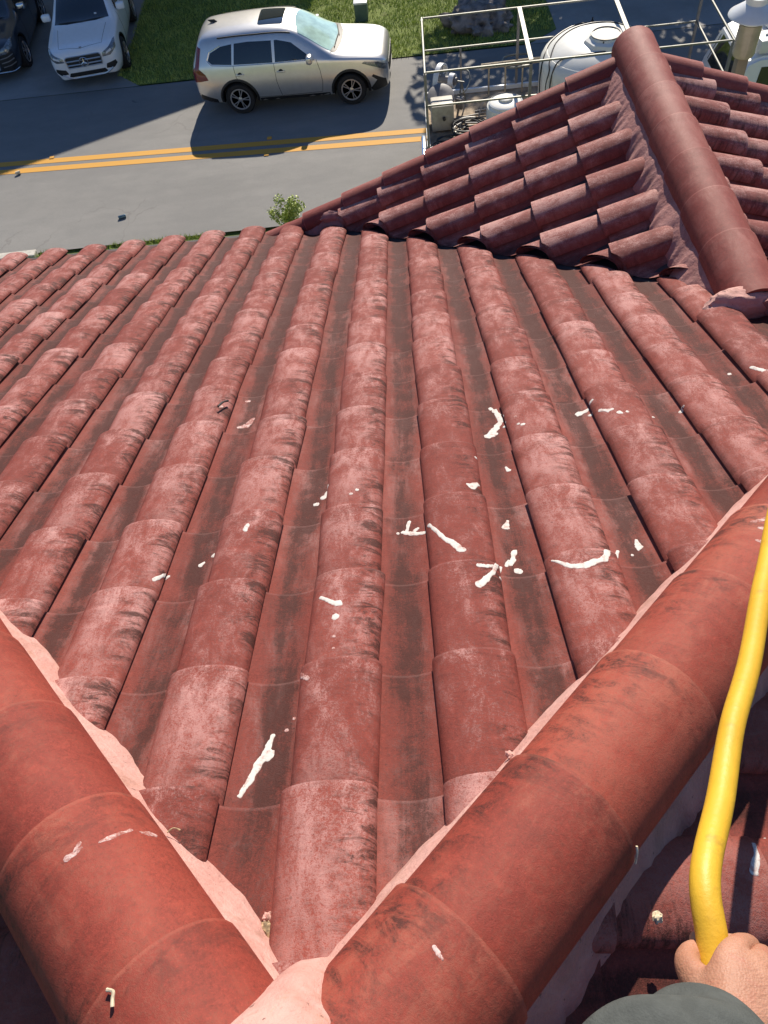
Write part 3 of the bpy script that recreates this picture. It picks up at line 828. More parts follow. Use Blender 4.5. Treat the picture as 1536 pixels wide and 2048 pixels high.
def make_wheel(parent, r, wd, spokes, double=True, rim_mat=None):
    bm = bmesh.new(); R90 = Matrix.Rotation(pi / 2, 4, 'X')
    add_lathe(bm, [(r * .66, -wd / 2 * .8), (r * .70, -wd / 2), (r * .93, -wd / 2), (r, -wd / 2 * .72), (r, wd / 2 * .72), (r * .93, wd / 2), (r * .70, wd / 2), (r * .66, wd / 2 * .8)], 36, R90, cap=True)
    w = link_bm("wheel", bm, MAT['rubber'], parent)
    bm = bmesh.new()
    for s in (-1, 1):
        M = R90 @ Matrix.Translation((0, 0, s * wd * .47))
        add_lathe(bm, [(r * .60, 0), (r * .685, 0), (r * .685, s * .012), (r * .64, s * .012), (r * .62, -s * .02)], 36, M, cap=False)
        add_lathe(bm, [(r * .02, s * .0), (r * .16, 0), (r * .16, s * .012), (r * .05, s * .02)], 18, M, cap=True)
        for k in range(spokes):
            for dl in ((-.10, .10) if double else (0,)):
                a = 2 * pi * k / spokes + dl * .7; b = 2 * pi * k / spokes + dl * 1.6
                p, q_ = Vector((cos(a) * r * .12, sin(a) * r * .12, s * .012)), Vector((cos(b) * r * .65, sin(b) * r * .65, s * .006))
                d = (q_ - p); L = d.length; ang = atan2(d.y, d.x)
                vs = add_box(bm, (0, 0, 0), (L, r * (.055 if double else .11), .018))
                MM = M @ Matrix.Translation((p + q_) / 2) @ Matrix.Rotation(ang, 4, 'Z')
                for v in vs: v.co = MM @ v.co
    rim = link_bm("rim", bm, rim_mat or MAT['alloy'], w, smooth=False)
    bm = bmesh.new(); add_lathe(bm, [(r * .665, -wd * .40), (r * .665, wd * .40)], 30, R90)
    link_bm("brake_drum", bm, MAT['dark'], w, smooth=False)
    return w
def put_wheels(parent, wheels, r, wd, track, spokes, double=True, rim_mat=None):
    w = make_wheel(parent, r, wd, spokes, double, rim_mat)
    i = 0
    for wx in wheels:
        for s in (-1, 1):
            o = w if i == 0 else copy_tree(w, parent)
            o.location = (wx, s * track, r); o.rotation_euler = (0, .6 * i, 0); i += 1

def suv_stations(L, hw, H, hood=1.06, nose=1.0, rear_rake=1.0):
    """half profiles, x measured from front bumper; converted to centre origin."""
    k = L / 4.70; y = hw / .93; z = H / 1.68
    raw = [
     (0.00, [(0, .34), (.56, .32), (.66, .46), (.68, .62), (.62, .76), (.52, .80), (.28, .82), (0, .83)]),
     (0.10, [(0, .24), (.72, .24), (.83, .44), (.85, .66), (.79, .88), (.66, .935), (.34, .955), (0, .96)]),
     (0.38, [(0, .20), (.81, .21), (.91, .44), (.92, .70), (.87, .945), (.74, 1.0), (.37, 1.03), (0, 1.04)]),
     (0.90, [(0, .20), (.83, .22), (.925, .45), (.93, .74), (.885, .985), (.76, 1.04), (.38, 1.075), (0, 1.085)]),
     (1.30, [(0, .20), (.83, .22), (.925, .45), (.93, .75), (.885, 1.01), (.76, 1.075), (.38, 1.115), (0, 1.13)]),
     (1.62, [(0, .20), (.83, .22), (.925, .45), (.93, .76), (.885, 1.02), (.735, 1.25), (.37, 1.325), (0, 1.345)]),
     (2.08, [(0, .20), (.83, .22), (.925, .45), (.93, .76), (.885, 1.03), (.66, 1.535), (.34, 1.60), (0, 1.615)]),
     (2.45, [(0, .20), (.83, .22), (.925, .45), (.93, .77), (.885, 1.04), (.655, 1.60), (.33, 1.655), (0, 1.668)]),
     (3.10, [(0, .20), (.83, .22), (.925, .45), (.93, .78), (.885, 1.05), (.65, 1.61), (.33, 1.668), (0, 1.682)]),
     (3.75, [(0, .20), (.83, .22), (.925, .46), (.93, .80), (.875, 1.06), (.64, 1.585), (.32, 1.642), (0, 1.656)]),
     (4.22, [(0, .22), (.80, .24), (.90, .48), (.91, .82), (.85, 1.08), (.625, 1.555), (.32, 1.62), (0, 1.635)]),
     (4.40, [(0, .25), (.78, .27), (.88, .50), (.89, .83), (.83, 1.08), (.62, 1.50), (.31, 1.57), (0, 1.585)]),
     (4.58, [(0, .28), (.74, .30), (.84, .50), (.85, .80), (.79, 1.02), (.63, 1.14), (.32, 1.17), (0, 1.18)]),
     (4.70, [(0, .38), (.66, .38), (.75, .52), (.76, .72), (.71, .90), (.58, .96), (.30, .98), (0, .985)]),
    ]
    return [(L / 2 - x * k, [(a * y, b * z) for a, b in pr]) for x, pr in raw]

def silver_suv():
    yaw = -.070
    c = Vector((-2.36, 18.15, GZ)); nrm = Vector((sin(.070), cos(.070), 0))
    t = empty("parked_suv", c + nrm * .80, yaw, "silver SUV with a sunroof and pale green windscreen on the far lane", "car")
    L, hw, H = 4.70, .935, 1.75
    st = suv_stations(L, hw, H)
    wf, wr_ = L / 2 - .93, L / 2 - .93 - 2.70
    body, bvh = car_shell("body", st, MAT['silver'], t, (wf, wr_), .355)
    put_wheels(t, (wf, wr_), .355, .235, .80, 5)
    fx = lambda d: L / 2 - d          # distance behind the nose
    # glass
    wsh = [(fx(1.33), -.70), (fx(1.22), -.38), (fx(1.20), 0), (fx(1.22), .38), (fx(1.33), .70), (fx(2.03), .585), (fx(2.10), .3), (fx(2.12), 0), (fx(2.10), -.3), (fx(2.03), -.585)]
    link_bm("windscreen", patch(bvh, wsh, 'z', 1, .006, .07), MAT['mint_glass'], t, label="windscreen coloured pale mint")
    cowl = [(fx(1.19), -.70), (fx(1.10), -.36), (fx(1.075), 0), (fx(1.10), .36), (fx(1.19), .70), (fx(1.335), .74), (fx(1.23), .38), (fx(1.205), 0), (fx(1.23), -.38), (fx(1.335), -.74)]
    link_bm("cowl", patch(bvh, cowl, 'z', 1, .004, .07), MAT['dark'], t)
    bm = bmesh.new()
    line_on(bvh, [(fx(1.25), -.55), (fx(1.20), .02)], 'z', 1, .011, bm, .02); line_on(bvh, [(fx(1.17), .0), (fx(1.26), .55)], 'z', 1, .011, bm, .02)
    link_bm("wiper", bm, MAT['dark'], t)
    sr = [(fx(2.38), -.36), (fx(2.38), .36), (fx(2.42), .40), (fx(2.92), .40), (fx(2.96), .36), (fx(2.96), -.36), (fx(2.92), -.40), (fx(2.42), -.40)]
    link_bm("sunroof", patch(bvh, sr, 'z', 1, .004, .1), MAT['glass'], t)
    bm = bmesh.new(); add_box(bm, (0, 0, .03), (.17, .035, .06), bevel=.012)
    for v in bm.verts:
        if v.co.z > .03: v.co.x -= .05; v.co.y *= .4
    p, _ = cast(bvh, 'z', 1, fx(4.05), 0)
    for v in bm.verts: v.co += p
    link_bm("antenna_fin", bm, MAT['dark'], t)
    for s in (-1, 1):
        bm = bmesh.new(); line_on(bvh, [(fx(2.2), s * .625), (fx(3.0), s * .635), (fx(3.9), s * .615)], 'z', 1, .014, bm, .016)
        link_bm("roof_rail", bm, MAT['dark'], t)
        # side glass: front door, rear door, quarter
        for nm, pl in (("side_window", [(fx(1.74), 1.10), (fx(2.20), 1.43), (fx(2.52), 1.50), (fx(2.58), 1.50), (fx(2.62), 1.10)]),
                       ("side_window", [(fx(2.68), 1.10), (fx(2.65), 1.50), (fx(3.2), 1.515), (fx(3.52), 1.50), (fx(3.60), 1.12)]),
                       ("side_window", [(fx(3.65), 1.12), (fx(3.58), 1.495), (fx(3.85), 1.465), (fx(4.12), 1.36), (fx(4.20), 1.22), (fx(4.12), 1.155)])):
            link_bm(nm, patch(bvh, pl, 'y', s, .004, .08), MAT['glass'], t)
        bm = bmesh.new(); line_on(bvh, [(fx(1.70), 1.085), (fx(2.6), 1.085), (fx(3.62), 1.10), (fx(4.13), 1.135), (fx(4.225), 1.22), (fx(4.14), 1.375), (fx(3.86), 1.48)], 'y', s, .009, bm, .002)
        link_bm("chrome_trim", bm, MAT['chrome'], t)
        for pl in ([(fx(1.66), 1.08), (fx(1.60), .85), (fx(1.58), .60), (fx(1.62), .38)], [(fx(2.66), 1.08), (fx(2.66), .70), (fx(2.60), .36)],
                   [(fx(3.62), 1.10), (fx(3.60), .85), (fx(3.45), .68)], [(fx(1.62), .36), (fx(2.6), .345), (fx(3.2), .36)]):
            bm = bmesh.new(); line_on(bvh, pl, 'y', s, .006, bm, -.002); link_bm("door_gap", bm, MAT['dark'], t)
        for dx in (2.52, 3.50):
            bm = bmesh.new(); p, nn = cast(bvh, 'y', s, fx(dx), .905)
            add_box(bm, p + nn * .02, (.20, .03, .032), bevel=.012); link_bm("door_handle", bm, MAT['silver'], t)
            bm = bmesh.new(); add_lathe(bm, [(.02, 0), (.055, .0), (.05, .004)], 16, Matrix.Translation(p - nn * .001) @ Matrix.Rotation(-s * pi / 2, 4, 'X')); link_bm("handle_cup", bm, MAT['dark'], t)
        # mirror
        bm = bmesh.new(); p, nn = cast(bvh, 'y', s, fx(1.80), 1.10)
        add_box(bm, p + Vector((0, s * .13, .05)), (.14, .22, .17), bevel=.055, seg=3); link_bm("wing_mirror", bm, MAT['silver'], t)
        bm = bmesh.new(); add_box(bm, p + Vector((0.0, s * .05, -.03)), (.09, .16, .05), bevel=.015); link_bm("mirror_foot", bm, MAT['dark'], t)
        # arch cladding and sill
        for wx in (wf, wr_):
            pts = [(wx + cos(radians(a)) * .445, .355 + sin(radians(a)) * .445) for a in range(-12, 193, 10)]
            bm = bmesh.new(); line_on(bvh, pts, 'y', s, .038, bm, -.018, sub=1); link_bm("wheel_arch_trim", bm, MAT['dark'], t)
        bm = bmesh.new(); patch(bvh, [(fx(1.45), .20), (fx(1.45), .325), (fx(3.15), .335), (fx(3.15), .21)], 'y', s, .006, .2, bm); link_bm("sill_trim", bm, MAT['dark'], t)
        # lights
        link_bm("headlight", patch(bvh, [(fx(.06), .80), (fx(.08), .70), (fx(.30), .80), (fx(.62), .915), (fx(.56), .945), (fx(.25), .90)], 'y', s, .008, .06), MAT['lamp_lens'], t)
        link_bm("tail_light", patch(bvh, [(fx(4.28), .84), (fx(4.66), .78), (fx(4.68), .97), (fx(4.55), 1.10), (fx(4.42), 1.47), (fx(4.335), 1.45), (fx(4.46), 1.07), (fx(4.33), .96)], 'y', s, .008, .06), MAT['red_lens'], t)
        link_bm("bumper_trim", patch(bvh, [(fx(.08), .30), (fx(.10), .50), (fx(.38), .66), (fx(.42), .62), (fx(.30), .52), (fx(.46), .34), (fx(.44), .24)], 'y', s, .006, .06), MAT['dark'], t)
        link_bm("bumper_trim", patch(bvh, [(fx(4.66), .42), (fx(4.67), .54), (fx(4.20), .37), (fx(4.18), .26), (fx(4.5), .30)], 'y', s, .006, .08), MAT['dark'], t)
    link_bm("grille", patch(bvh, [(-.52, .56), (.52, .56), (.60, .76), (.45, .80), (-.45, .80), (-.60, .76)], 'x', 1, .01, .1), MAT['dark'], t)
    link_bm("lower_grille", patch(bvh, [(-.5, .34), (.5, .34), (.46, .46), (-.46, .46)], 'x', 1, .01, .1), MAT['dark'], t)
    link_bm("rear_window", patch(bvh, [(-.56, 1.18), (.56, 1.18), (.50, 1.46), (-.50, 1.46)], 'x', -1, .006, .1), MAT['glass'], t)
    bm = bmesh.new(); line_on(bvh, [(fx(1.05), -.62), (fx(.25), -.56)], 'z', 1, .006, bm, -.003); line_on(bvh, [(fx(1.05), .62), (fx(.25), .56)], 'z', 1, .006, bm, -.003)
    line_on(bvh, [(fx(.25), -.56), (fx(.17), 0), (fx(.25), .56)], 'z', 1, .006, bm, -.003)
    link_bm("bonnet_gap", bm, MAT['dark'], t)
silver_suv()

def driveway_suv(loc, yaw, paint, label, star):
    t = empty("parked_suv", loc, yaw, label, "car")
    L, hw, H = 4.66, .945, 1.64
    st = suv_stations(L, hw, H)
    wf, wr_ = L / 2 - .88, L / 2 - .88 - 2.87
    body, bvh = car_shell("body", st, paint, t, (wf, wr_), .365)
    put_wheels(t, (wf, wr_), .365, .25, .82, 5, True)
    fx = lambda d: L / 2 - d
    wsh = [(fx(1.33), -.72), (fx(1.22), -.38), (fx(1.20), 0), (fx(1.22), .38), (fx(1.33), .72), (fx(2.0), .60), (fx(2.07), .3), (fx(2.09), 0), (fx(2.07), -.3), (fx(2.0), -.60)]
    link_bm("windscreen", patch(bvh, wsh, 'z', 1, .006, .07), MAT['glass'], t)
    if star:
        bm = patch(bvh, [(fx(1.44), .36), (fx(1.44), .42), (fx(1.40), .42), (fx(1.40), .36)], 'z', 1, .012, .1); link_bm("windscreen_sticker", bm, MAT['trim'], t)
    bm = bmesh.new(); line_on(bvh, [(fx(1.30), -.6), (fx(1.21), .0)], 'z', 1, .010, bm, .02); line_on(bvh, [(fx(1.2), .0), (fx(1.28), .6)], 'z', 1, .010, bm, .02)
    link_bm("wiper", bm, MAT['dark'], t)
    link_bm("sunroof", patch(bvh, [(fx(2.35), -.42), (fx(2.35), .42), (fx(3.3), .42), (fx(3.3), -.42)], 'z', 1, .004, .12), MAT['glass'], t)
    for s in (-1, 1):
        for pl in ([(fx(1.78), 1.07), (fx(2.20), 1.38), (fx(2.55), 1.46), (fx(2.60), 1.07)], [(fx(2.68), 1.07), (fx(2.64), 1.46), (fx(3.2), 1.48), (fx(3.55), 1.45), (fx(3.62), 1.09)],
                   [(fx(3.68), 1.09), (fx(3.61), 1.445), (fx(4.05), 1.32), (fx(4.10), 1.15)]):
            link_bm("side_window", patch(bvh, pl, 'y', s, .004, .08), MAT['glass'], t)
        for pl in ([(fx(1.66), 1.05), (fx(1.60), .85), (fx(1.60), .36)], [(fx(2.66), 1.05), (fx(2.64), .36)], [(fx(3.62), 1.07), (fx(3.60), .85), (fx(3.45), .68)]):
            bm = bmesh.new(); line_on(bvh, pl, 'y', s, .006, bm, -.002); link_bm("door_gap", bm, MAT['dark'], t)
        for dx in (2.50, 3.48):
            bm = bmesh.new(); p, nn = cast(bvh, 'y', s, fx(dx), .90); add_box(bm, p + nn * .02, (.20, .03, .03), bevel=.012); link_bm("door_handle", bm, paint, t)
        bm = bmesh.new(); p, nn = cast(bvh, 'y', s, fx(1.82), 1.06)
        add_box(bm, p + Vector((0, s * .14, .06)), (.15, .23, .17), bevel=.055, seg=3); link_bm("wing_mirror", bm, paint if star else MAT['chrome'], t)
        link_bm("headlight", patch(bvh, [(fx(.04), s * .50), (fx(.09), s * .80), (fx(.55), s * .90), (fx(.60), s * .855), (fx(.30), s * .72), (fx(.13), s * .50)], 'z', 1, .010, .05) if False else
                patch(bvh, [(s * .50, .70), (s * .52, .79), (s * .70, .86), (s * .82, .93), (s * .86, .93), (s * .86, .80), (s * .70, .70)], 'x', 1, .010, .05), MAT['lamp_lens'], t)
        if star:
            bm = patch(bvh, [(s * .60, .74), (s * .62, .78), (s * .74, .83), (s * .76, .79)], 'x', 1, .016, .05); link_bm("lamp_element", bm, MAT['hoodwhite'], t)
            link_bm("side_intake", patch(bvh, [(s * .50, .42), (s * .54, .52), (s * .78, .56), (s * .80, .48), (s * .70, .40)], 'x', 1, .010, .05), MAT['dark'], t)
        else:
            link_bm("side_intake", patch(bvh, [(s * .42, .30), (s * .44, .66), (s * .84, .72), (s * .84, .42), (s * .70, .28)], 'x', 1, .010, .05), MAT['dark'], t)
            bm = bmesh.new()
            for zz in (.40, .50, .60): line_on(bvh, [(s * .48, zz), (s * .68, zz + .02), (s * .82, zz + .06)], 'x', 1, .012, bm, .016)
            link_bm("intake_blade", bm, MAT['steelgrey'], t)
        link_bm("tail_light", patch(bvh, [(fx(4.30), .88), (fx(4.64), .88), (fx(4.62), 1.02), (fx(4.40), 1.02)], 'y', s, .008, .06), MAT['red_lens'], t)
        for wx in (wf, wr_):
            pts = [(wx + cos(radians(a)) * .45, .365 + sin(radians(a)) * .45) for a in range(-10, 191, 10)]
            bm = bmesh.new(); line_on(bvh, pts, 'y', s, .022, bm, -.012, sub=1); link_bm("wheel_arch_trim", bm, MAT['dark'], t)
    if star:
        g = patch(bvh, [(-.44, .55), (.44, .55), (.47, .76), (.42, .80), (-.42, .80), (-.47, .76)], 'x', 1, .010, .08)
        gr_ = link_bm("grille", g, MAT['dark'], t)
        bm = bmesh.new()
        for zz in (.62, .71): 
            line_on(bvh, [(-.44, zz), (0, zz), (.44, zz)], 'x', 1, .018, bm, .022, 6)
        line_on(bvh, [(-.44, .55), (.44, .55), (.47, .76), (.42, .80), (-.42, .80), (-.47, .76), (-.44, .55)], 'x', 1, .012, bm, .012)
        link_bm("grille_bar", bm, MAT['alloy'], gr_)
        p, nn = cast(bvh, 'x', 1, 0, .67)
        bm = bmesh.new(); c0 = p + Vector((.045, 0, 0))
        add_tube(bm, [c0 + Vector((0, .105 * cos(a * pi / 12), .105 * sin(a * pi / 12))) for a in range(24)], .012, 6, closed=True)
        for a in (90, 210, 330):
            d = Vector((0, cos(radians(a)), sin(radians(a))))
            add_tube(bm, [c0, c0 + d * .10], [.022, .005], 6)
        link_bm("star_emblem", bm, MAT['chrome'], gr_)
        bm = bmesh.new(); add_lathe(bm, [(.001, -.01), (.10, -.01), (.10, 0), (.001, .002)], 24, Matrix.Translation(c0 - Vector((.012, 0, 0))) @ Matrix.Rotation(pi / 2, 4, 'Y')); link_bm("emblem_disc", bm, MAT['dark'], gr_)
        p, nn = cast(bvh, 'z', 1, fx(.16), 0); bm = bmesh.new(); add_lathe(bm, [(.001, .002), (.034, .002), (.034, .006), (.001, .008)], 16, Matrix.Translation(p)); link_bm("bonnet_badge", bm, MAT['steelgrey'], t)
        link_bm("lower_intake", patch(bvh, [(-.52, .33), (.52, .33), (.46, .43), (-.46, .43)], 'x', 1, .008, .08), MAT['dark'], t)
        bm = bmesh.new(); line_on(bvh, [(-.66, .41), (-.52, .335), (-.40, .30), (.40, .30), (.52, .335), (.66, .41)], 'x', 1, .022, bm, .010); link_bm("skid_plate", bm, MAT['alloy'], t)
    else:
        gr_ = link_bm("grille", patch(bvh, [(-.36, .36), (.36, .36), (.44, .66), (.36, .84), (-.36, .84), (-.44, .66)], 'x', 1, .010, .08), MAT['dark'], t)
        bm = bmesh.new(); line_on(bvh, [(-.36, .36), (.36, .36), (.44, .66), (.36, .84), (-.36, .84), (-.44, .66), (-.36, .36)], 'x', 1, .020, bm, .012)
        for zz in (.46, .56, .66, .76): line_on(bvh, [(-.36, zz), (.36, zz)], 'x', 1, .010, bm, .014)
        link_bm("grille_bar", bm, MAT['chrome'], gr_)
        bm = bmesh.new(); line_on(bvh, [(-.80, .26), (0, .25), (.80, .26)], 'x', 1, .014, bm, .012); link_bm("skid_plate", bm, MAT['chrome'], t)
    bm = bmesh.new(); line_on(bvh, [(fx(1.10), -.64), (fx(.22), -.56), (fx(.13), 0), (fx(.22), .56), (fx(1.10), .64)], 'z', 1, .006, bm, -.003); link_bm("bonnet_gap", bm, MAT['dark'], t)
driveway_suv((-8.10, 22.72, GZ + .008), radians(-84), MAT['whitepaint'], "white SUV with a three-pointed star in its grille, parked in the shaded driveway", True)
driveway_suv((-11.06, 23.55, GZ + .008), radians(-85), MAT['darkblue'], "dark blue SUV parked beside the white one, cut off by the left edge", False)

# ------------------------------------------------------------------ work truck with rack
def truck():
    t = empty("work_truck", (.65, 13.78, GZ), -.033, "white flatbed work truck with an open metal rack parked behind the gable", "truck")
    def part(name, mat, parent=None, smooth=False): 
        return link_bm(name, BM[0], mat, parent or t, smooth=smooth)
    BM = [None]
    bh = 1.0; LX, WY = 5.40, 2.18
    BM[0] = bmesh.new(); add_box(BM[0], (LX / 2, WY / 2, bh - .06), (LX, WY, .12), bevel=.01); bed = part("bed", MAT['ply'])
    BM[0] = bmesh.new()
    for yy in (.03, WY - .03): add_box(BM[0], (LX / 2, yy, bh + .03), (LX + .02, .05, .10))
    for xx in (.0,): add_box(BM[0], (xx, WY / 2, bh + .0), (.06, WY - .12, .2))
    part("bed_edge", MAT['whitepaint'], bed)
    # chassis, wheels
    BM[0] = bmesh.new()
    for yy in (.65, 1.5): add_box(BM[0], (LX / 2 + .9, yy, .72), (LX + 1.8, .10, .20))
    part("chassis", MAT['dark'])
    w = make_wheel(t, .40, .26, 6, False, MAT['steelgrey']); i = 0
    for wx in (1.25, 6.35):
        for yy in (.16, WY - .16):
            o = w if i == 0 else copy_tree(w, t); o.location = (wx, yy, .40); i += 1
    # rack
    h1, h2 = 1.90, 2.50; r = .022
    def bar(name, a, b, wd=.024, ht=.030, mat='steel'):
        a, b = Vector(a), Vector(b); d = b - a; BM[0] = bmesh.new()
        q_ = d.to_track_quat('X', 'Z').to_matrix()
        add_box(BM[0], (a + b) / 2, (d.length, wd, ht), q_); return part(name, MAT[mat])
    XM = (1.90, 3.72)
    for yy in (.02, WY):
        for hh in (h1, h2): bar("rack_rail", (0.024, yy, hh), (LX - .024, yy, hh))
    for hh in (h1, h2):
        for xx in (0, LX): bar("rack_beam", (xx, -.005, hh + .001), (xx, WY + .025, hh + .001))
    for xx in XM: bar("rack_beam", (xx, .045, h2 + .012), (xx, WY - .025, h2 + .012), .075, .03)
    for xx in (0, XM[0], LX):
        for yy in (.02, WY): bar("rack_post", (xx, yy, bh), (xx, yy, h2 - .025), .05, .05, 'steelgrey')
    bar("rack_post", (.75, WY, bh), (.75, WY, h1), .04, .04, 'steelgrey')
    # rear lamp panel and bumper at the tail end
    BM[0] = bmesh.new(); add_box(BM[0], (-.10, .25, .93), (.10, .85, .14), bevel=.04); part("bumper", MAT['chrome'], smooth=True)
    # cab
    BM[0] = bmesh.new()
    x0 = 5.62
    prof = [(x0, .55), (x0, 1.25), (x0 + .22, 1.93), (x0 + .45, 2.02), (x0 + 1.45, 2.02), (x0 + 2.15, 1.30), (x0 + 3.1, 1.20), (x0 + 3.35, 1.0), (x0 + 3.35, .5)]
    L_ = []; R_ = []
    for x_, z_ in prof:
        ins = .0 if z_ < 1.35 else .17
        L_.append(BM[0].verts.new((x_, .12 + ins, z_))); R_.append(BM[0].verts.new((x_, WY - .12 - ins, z_)))
    n = len(prof)
    for i in range(n): BM[0].faces.new((L_[i], L_[(i + 1) % n], R_[(i + 1) % n], R_[i]))
    BM[0].faces.new(L_[::-1]); BM[0].faces.new(R_)
    bmesh.ops.recalc_face_normals(BM[0], faces=BM[0].faces)
    bmesh.ops.bevel(BM[0], geom=BM[0].edges[:], offset=.05, segments=3, affect='EDGES')
    cab = part("cab", MAT['whitepaint'], smooth=True)
    bvh = bvh_of(cab.data)
    link_bm("rear_window", patch(bvh, [(.42, 1.33), (WY - .42, 1.33), (WY - .50, 1.84), (.50, 1.84)], 'x', -1, .006, .2), MAT['glass'], t)
    link_bm("side_window", patch(bvh, [(x0 + .42, 1.36), (x0 + .5, 1.86), (x0 + 1.35, 1.86), (x0 + 1.8, 1.36)], 'y', -1, .006, .2), MAT['glass'], t)
    link_bm("side_window", patch(bvh, [(x0 + .42, 1.36), (x0 + .5, 1.86), (x0 + 1.35, 1.86), (x0 + 1.8, 1.36)], 'y', 1, .006, .2), MAT['glass'], t)
    link_bm("windscreen", patch(bvh, [(.36, 1.36), (WY - .36, 1.36), (WY - .42, 1.92), (.42, 1.92)], 'x', 1, .006, .2), MAT['glass'], t)
    BM[0] = bmesh.new()
    for k in range(7): add_box(BM[0], (x0 + .95, .45 + k * .21, 2.025), (.85, .06, .03), bevel=.008)
    part("roof_rib", MAT['whitepaint'])
    return t
TR = truck()
TM = Matrix.Translation((.65, 13.78, GZ)) @ Matrix.Rotation(-.033, 4, 'Z')
def on_truck(x, y, z): return TM @ Vector((x, y, z))
def water_tank():
    c = on_truck(3.30, 1.10, 1.0)
    t = empty("water_tank", c, 0, "big round white water tank with a yellowed lid strapped on the truck bed", "tank")
    SC = 1.07
    t.scale = (SC, SC, 1.08)
    bm = bmesh.new(); add_lathe(bm, [(.02, 0), (.99, 0), (1.01, .03), (1.01, .80), (1.00, .90), (.955, .985), (.90, 1.03), (.885, 1.025), (.87, 1.04), (.74, 1.13), (.52, 1.21), (.30, 1.245), (.01, 1.25)], 56)
    link_bm("tank_shell", bm, MAT['poly'], t)
    bm = bmesh.new(); add_lathe(bm, [(.40, 1.18), (.36, 1.27), (.29, 1.30), (.27, 1.335), (.235, 1.335), (.235, 1.30)], 8, cap=False)
    for v in bm.verts: v.co.y += -.20; v.co.x += .05
    link_bm("lid_collar", bm, MAT['poly'], t, smooth=False)
    bm = bmesh.new(); add_lathe(bm, [(.001, 1.312), (.215, 1.312), (.222, 1.33), (.235, 1.332)], 30)
    for v in bm.verts: v.co.y += -.20; v.co.x += .05
    link_bm("lid", bm, MAT['lid'], t)
    bm = bmesh.new(); add_lathe(bm, [(.232, 1.325), (.258, 1.325), (.262, 1.35), (.236, 1.35)], 30, cap=False)
    for v in bm.verts: v.co.y += -.20; v.co.x += .05
    link_bm("lid_rim", bm, MAT['steelgrey'], t)
    # lines draped over the dome
    def surf(a, rr):
        prof = [(0, 1.25), (.30, 1.245), (.52, 1.21), (.74, 1.13), (.87, 1.04), (.90, 1.03), (.955, .985), (1.0, .90), (1.01, .80)]
        for (r0, z0), (r1, z1) in zip(prof, prof[1:]):
            if r0 <= rr <= r1: z = z0 + (z1 - z0) * (rr - r0) / (r1 - r0); break
        else: z = .5
        return Vector((rr * cos(radians(a)), rr * sin(radians(a)), z + .012))
    for nm, pl, rad in (("strap", [surf(85, .80), surf(110, .74), surf(135, .80), surf(160, .88), surf(182, .97), Vector((-1.03, -.15, .70)), Vector((-1.02, -.25, .1))], .014),
                        ("strap", [surf(60, .55), surf(95, .50), surf(135, .60), surf(170, .75), surf(195, .93), surf(203, 1.0), Vector((-.97, -.42, .65)), Vector((-.92, -.45, .1))], .010),
                        ("strap", [surf(-30, .60), surf(-80, .55), surf(-125, .62), surf(-150, .80), surf(-152, .95), Vector((-.91, -.50, .70)), Vector((-.88, -.52, .1))], .012),
                        ("strap", [surf(60, .56), surf(35, .62), surf(15, .76), surf(2, .95), Vector((1.03, .02, .7))], .010)):
        bm = bmesh.new(); add_tube(bm, spline(pl, 6), rad, 6); link_bm(nm, bm, MAT['hose_black'], t)
    for a, rr in ((88, .80), (-95, .45)):
        bm = bmesh.new(); p = surf(a, rr); add_lathe(bm, [(.03, -.02), (.03, .03), (.015, .04), (.012, .08), (.001, .09)], 10, Matrix.Translation(p)); link_bm("breather", bm, MAT['dark'], t)
water_tank()
def small_tank():
    t = empty("drum", on_truck(1.53, .62, 1.0), 0, "small white plastic drum with a cracked round lid beside the big tank", "tank")
    bm = bmesh.new(); add_lathe(bm, [(.02, 0), (.36, 0), (.37, .03), (.37, .40), (.36, .47), (.31, .50), (.30, .53), (.20, .57), (.01, .58)], 36); link_bm("drum_shell", bm, MAT['poly'], t)
    bm = bmesh.new(); add_lathe(bm, [(.13, .57), (.14, .61), (.12, .62), (.01, .622)], 24); link_bm("lid", bm, MAT['poly'], t)
    bm = bmesh.new(); add_lathe(bm, [(.31, .505), (.325, .53), (.30, .545)], 36, cap=False); link_bm("rim_groove", bm, MAT['hoodwhite'], t)
small_tank()
def coil(name, loc, r0, turns, h, label, seed, n=26):
    rnd = random.Random(seed); bm = bmesh.new(); pts = []
    for k in range(turns * n):
        a = 2 * pi * k / n; r = r0 * (1 + .16 * sin(a * .37 + seed) + .10 * sin(a * 1.13)) ; f = k / (turns * n)
        pts.append((r * cos(a) + .05 * sin(a * .21), r * .82 * sin(a) + .05 * cos(a * .17), .02 + h * (.5 + .5 * sin(a * .29)) ))
    add_tube(bm, pts, .014, 6)
    o = link_bm(name, bm, MAT['hose_black'], None); o.location = loc; tag(o, label, "hose")
coil("hose_coil", on_truck(.82, .52, 1.0), .30, 9, .20, "large tangled coil of black hose on the truck bed beside the drum", 2)
coil("hose_coil", on_truck(.32, .18, 1.0), .20, 4, .08, "small loose coil of black hose at the tail of the truck bed", 5)
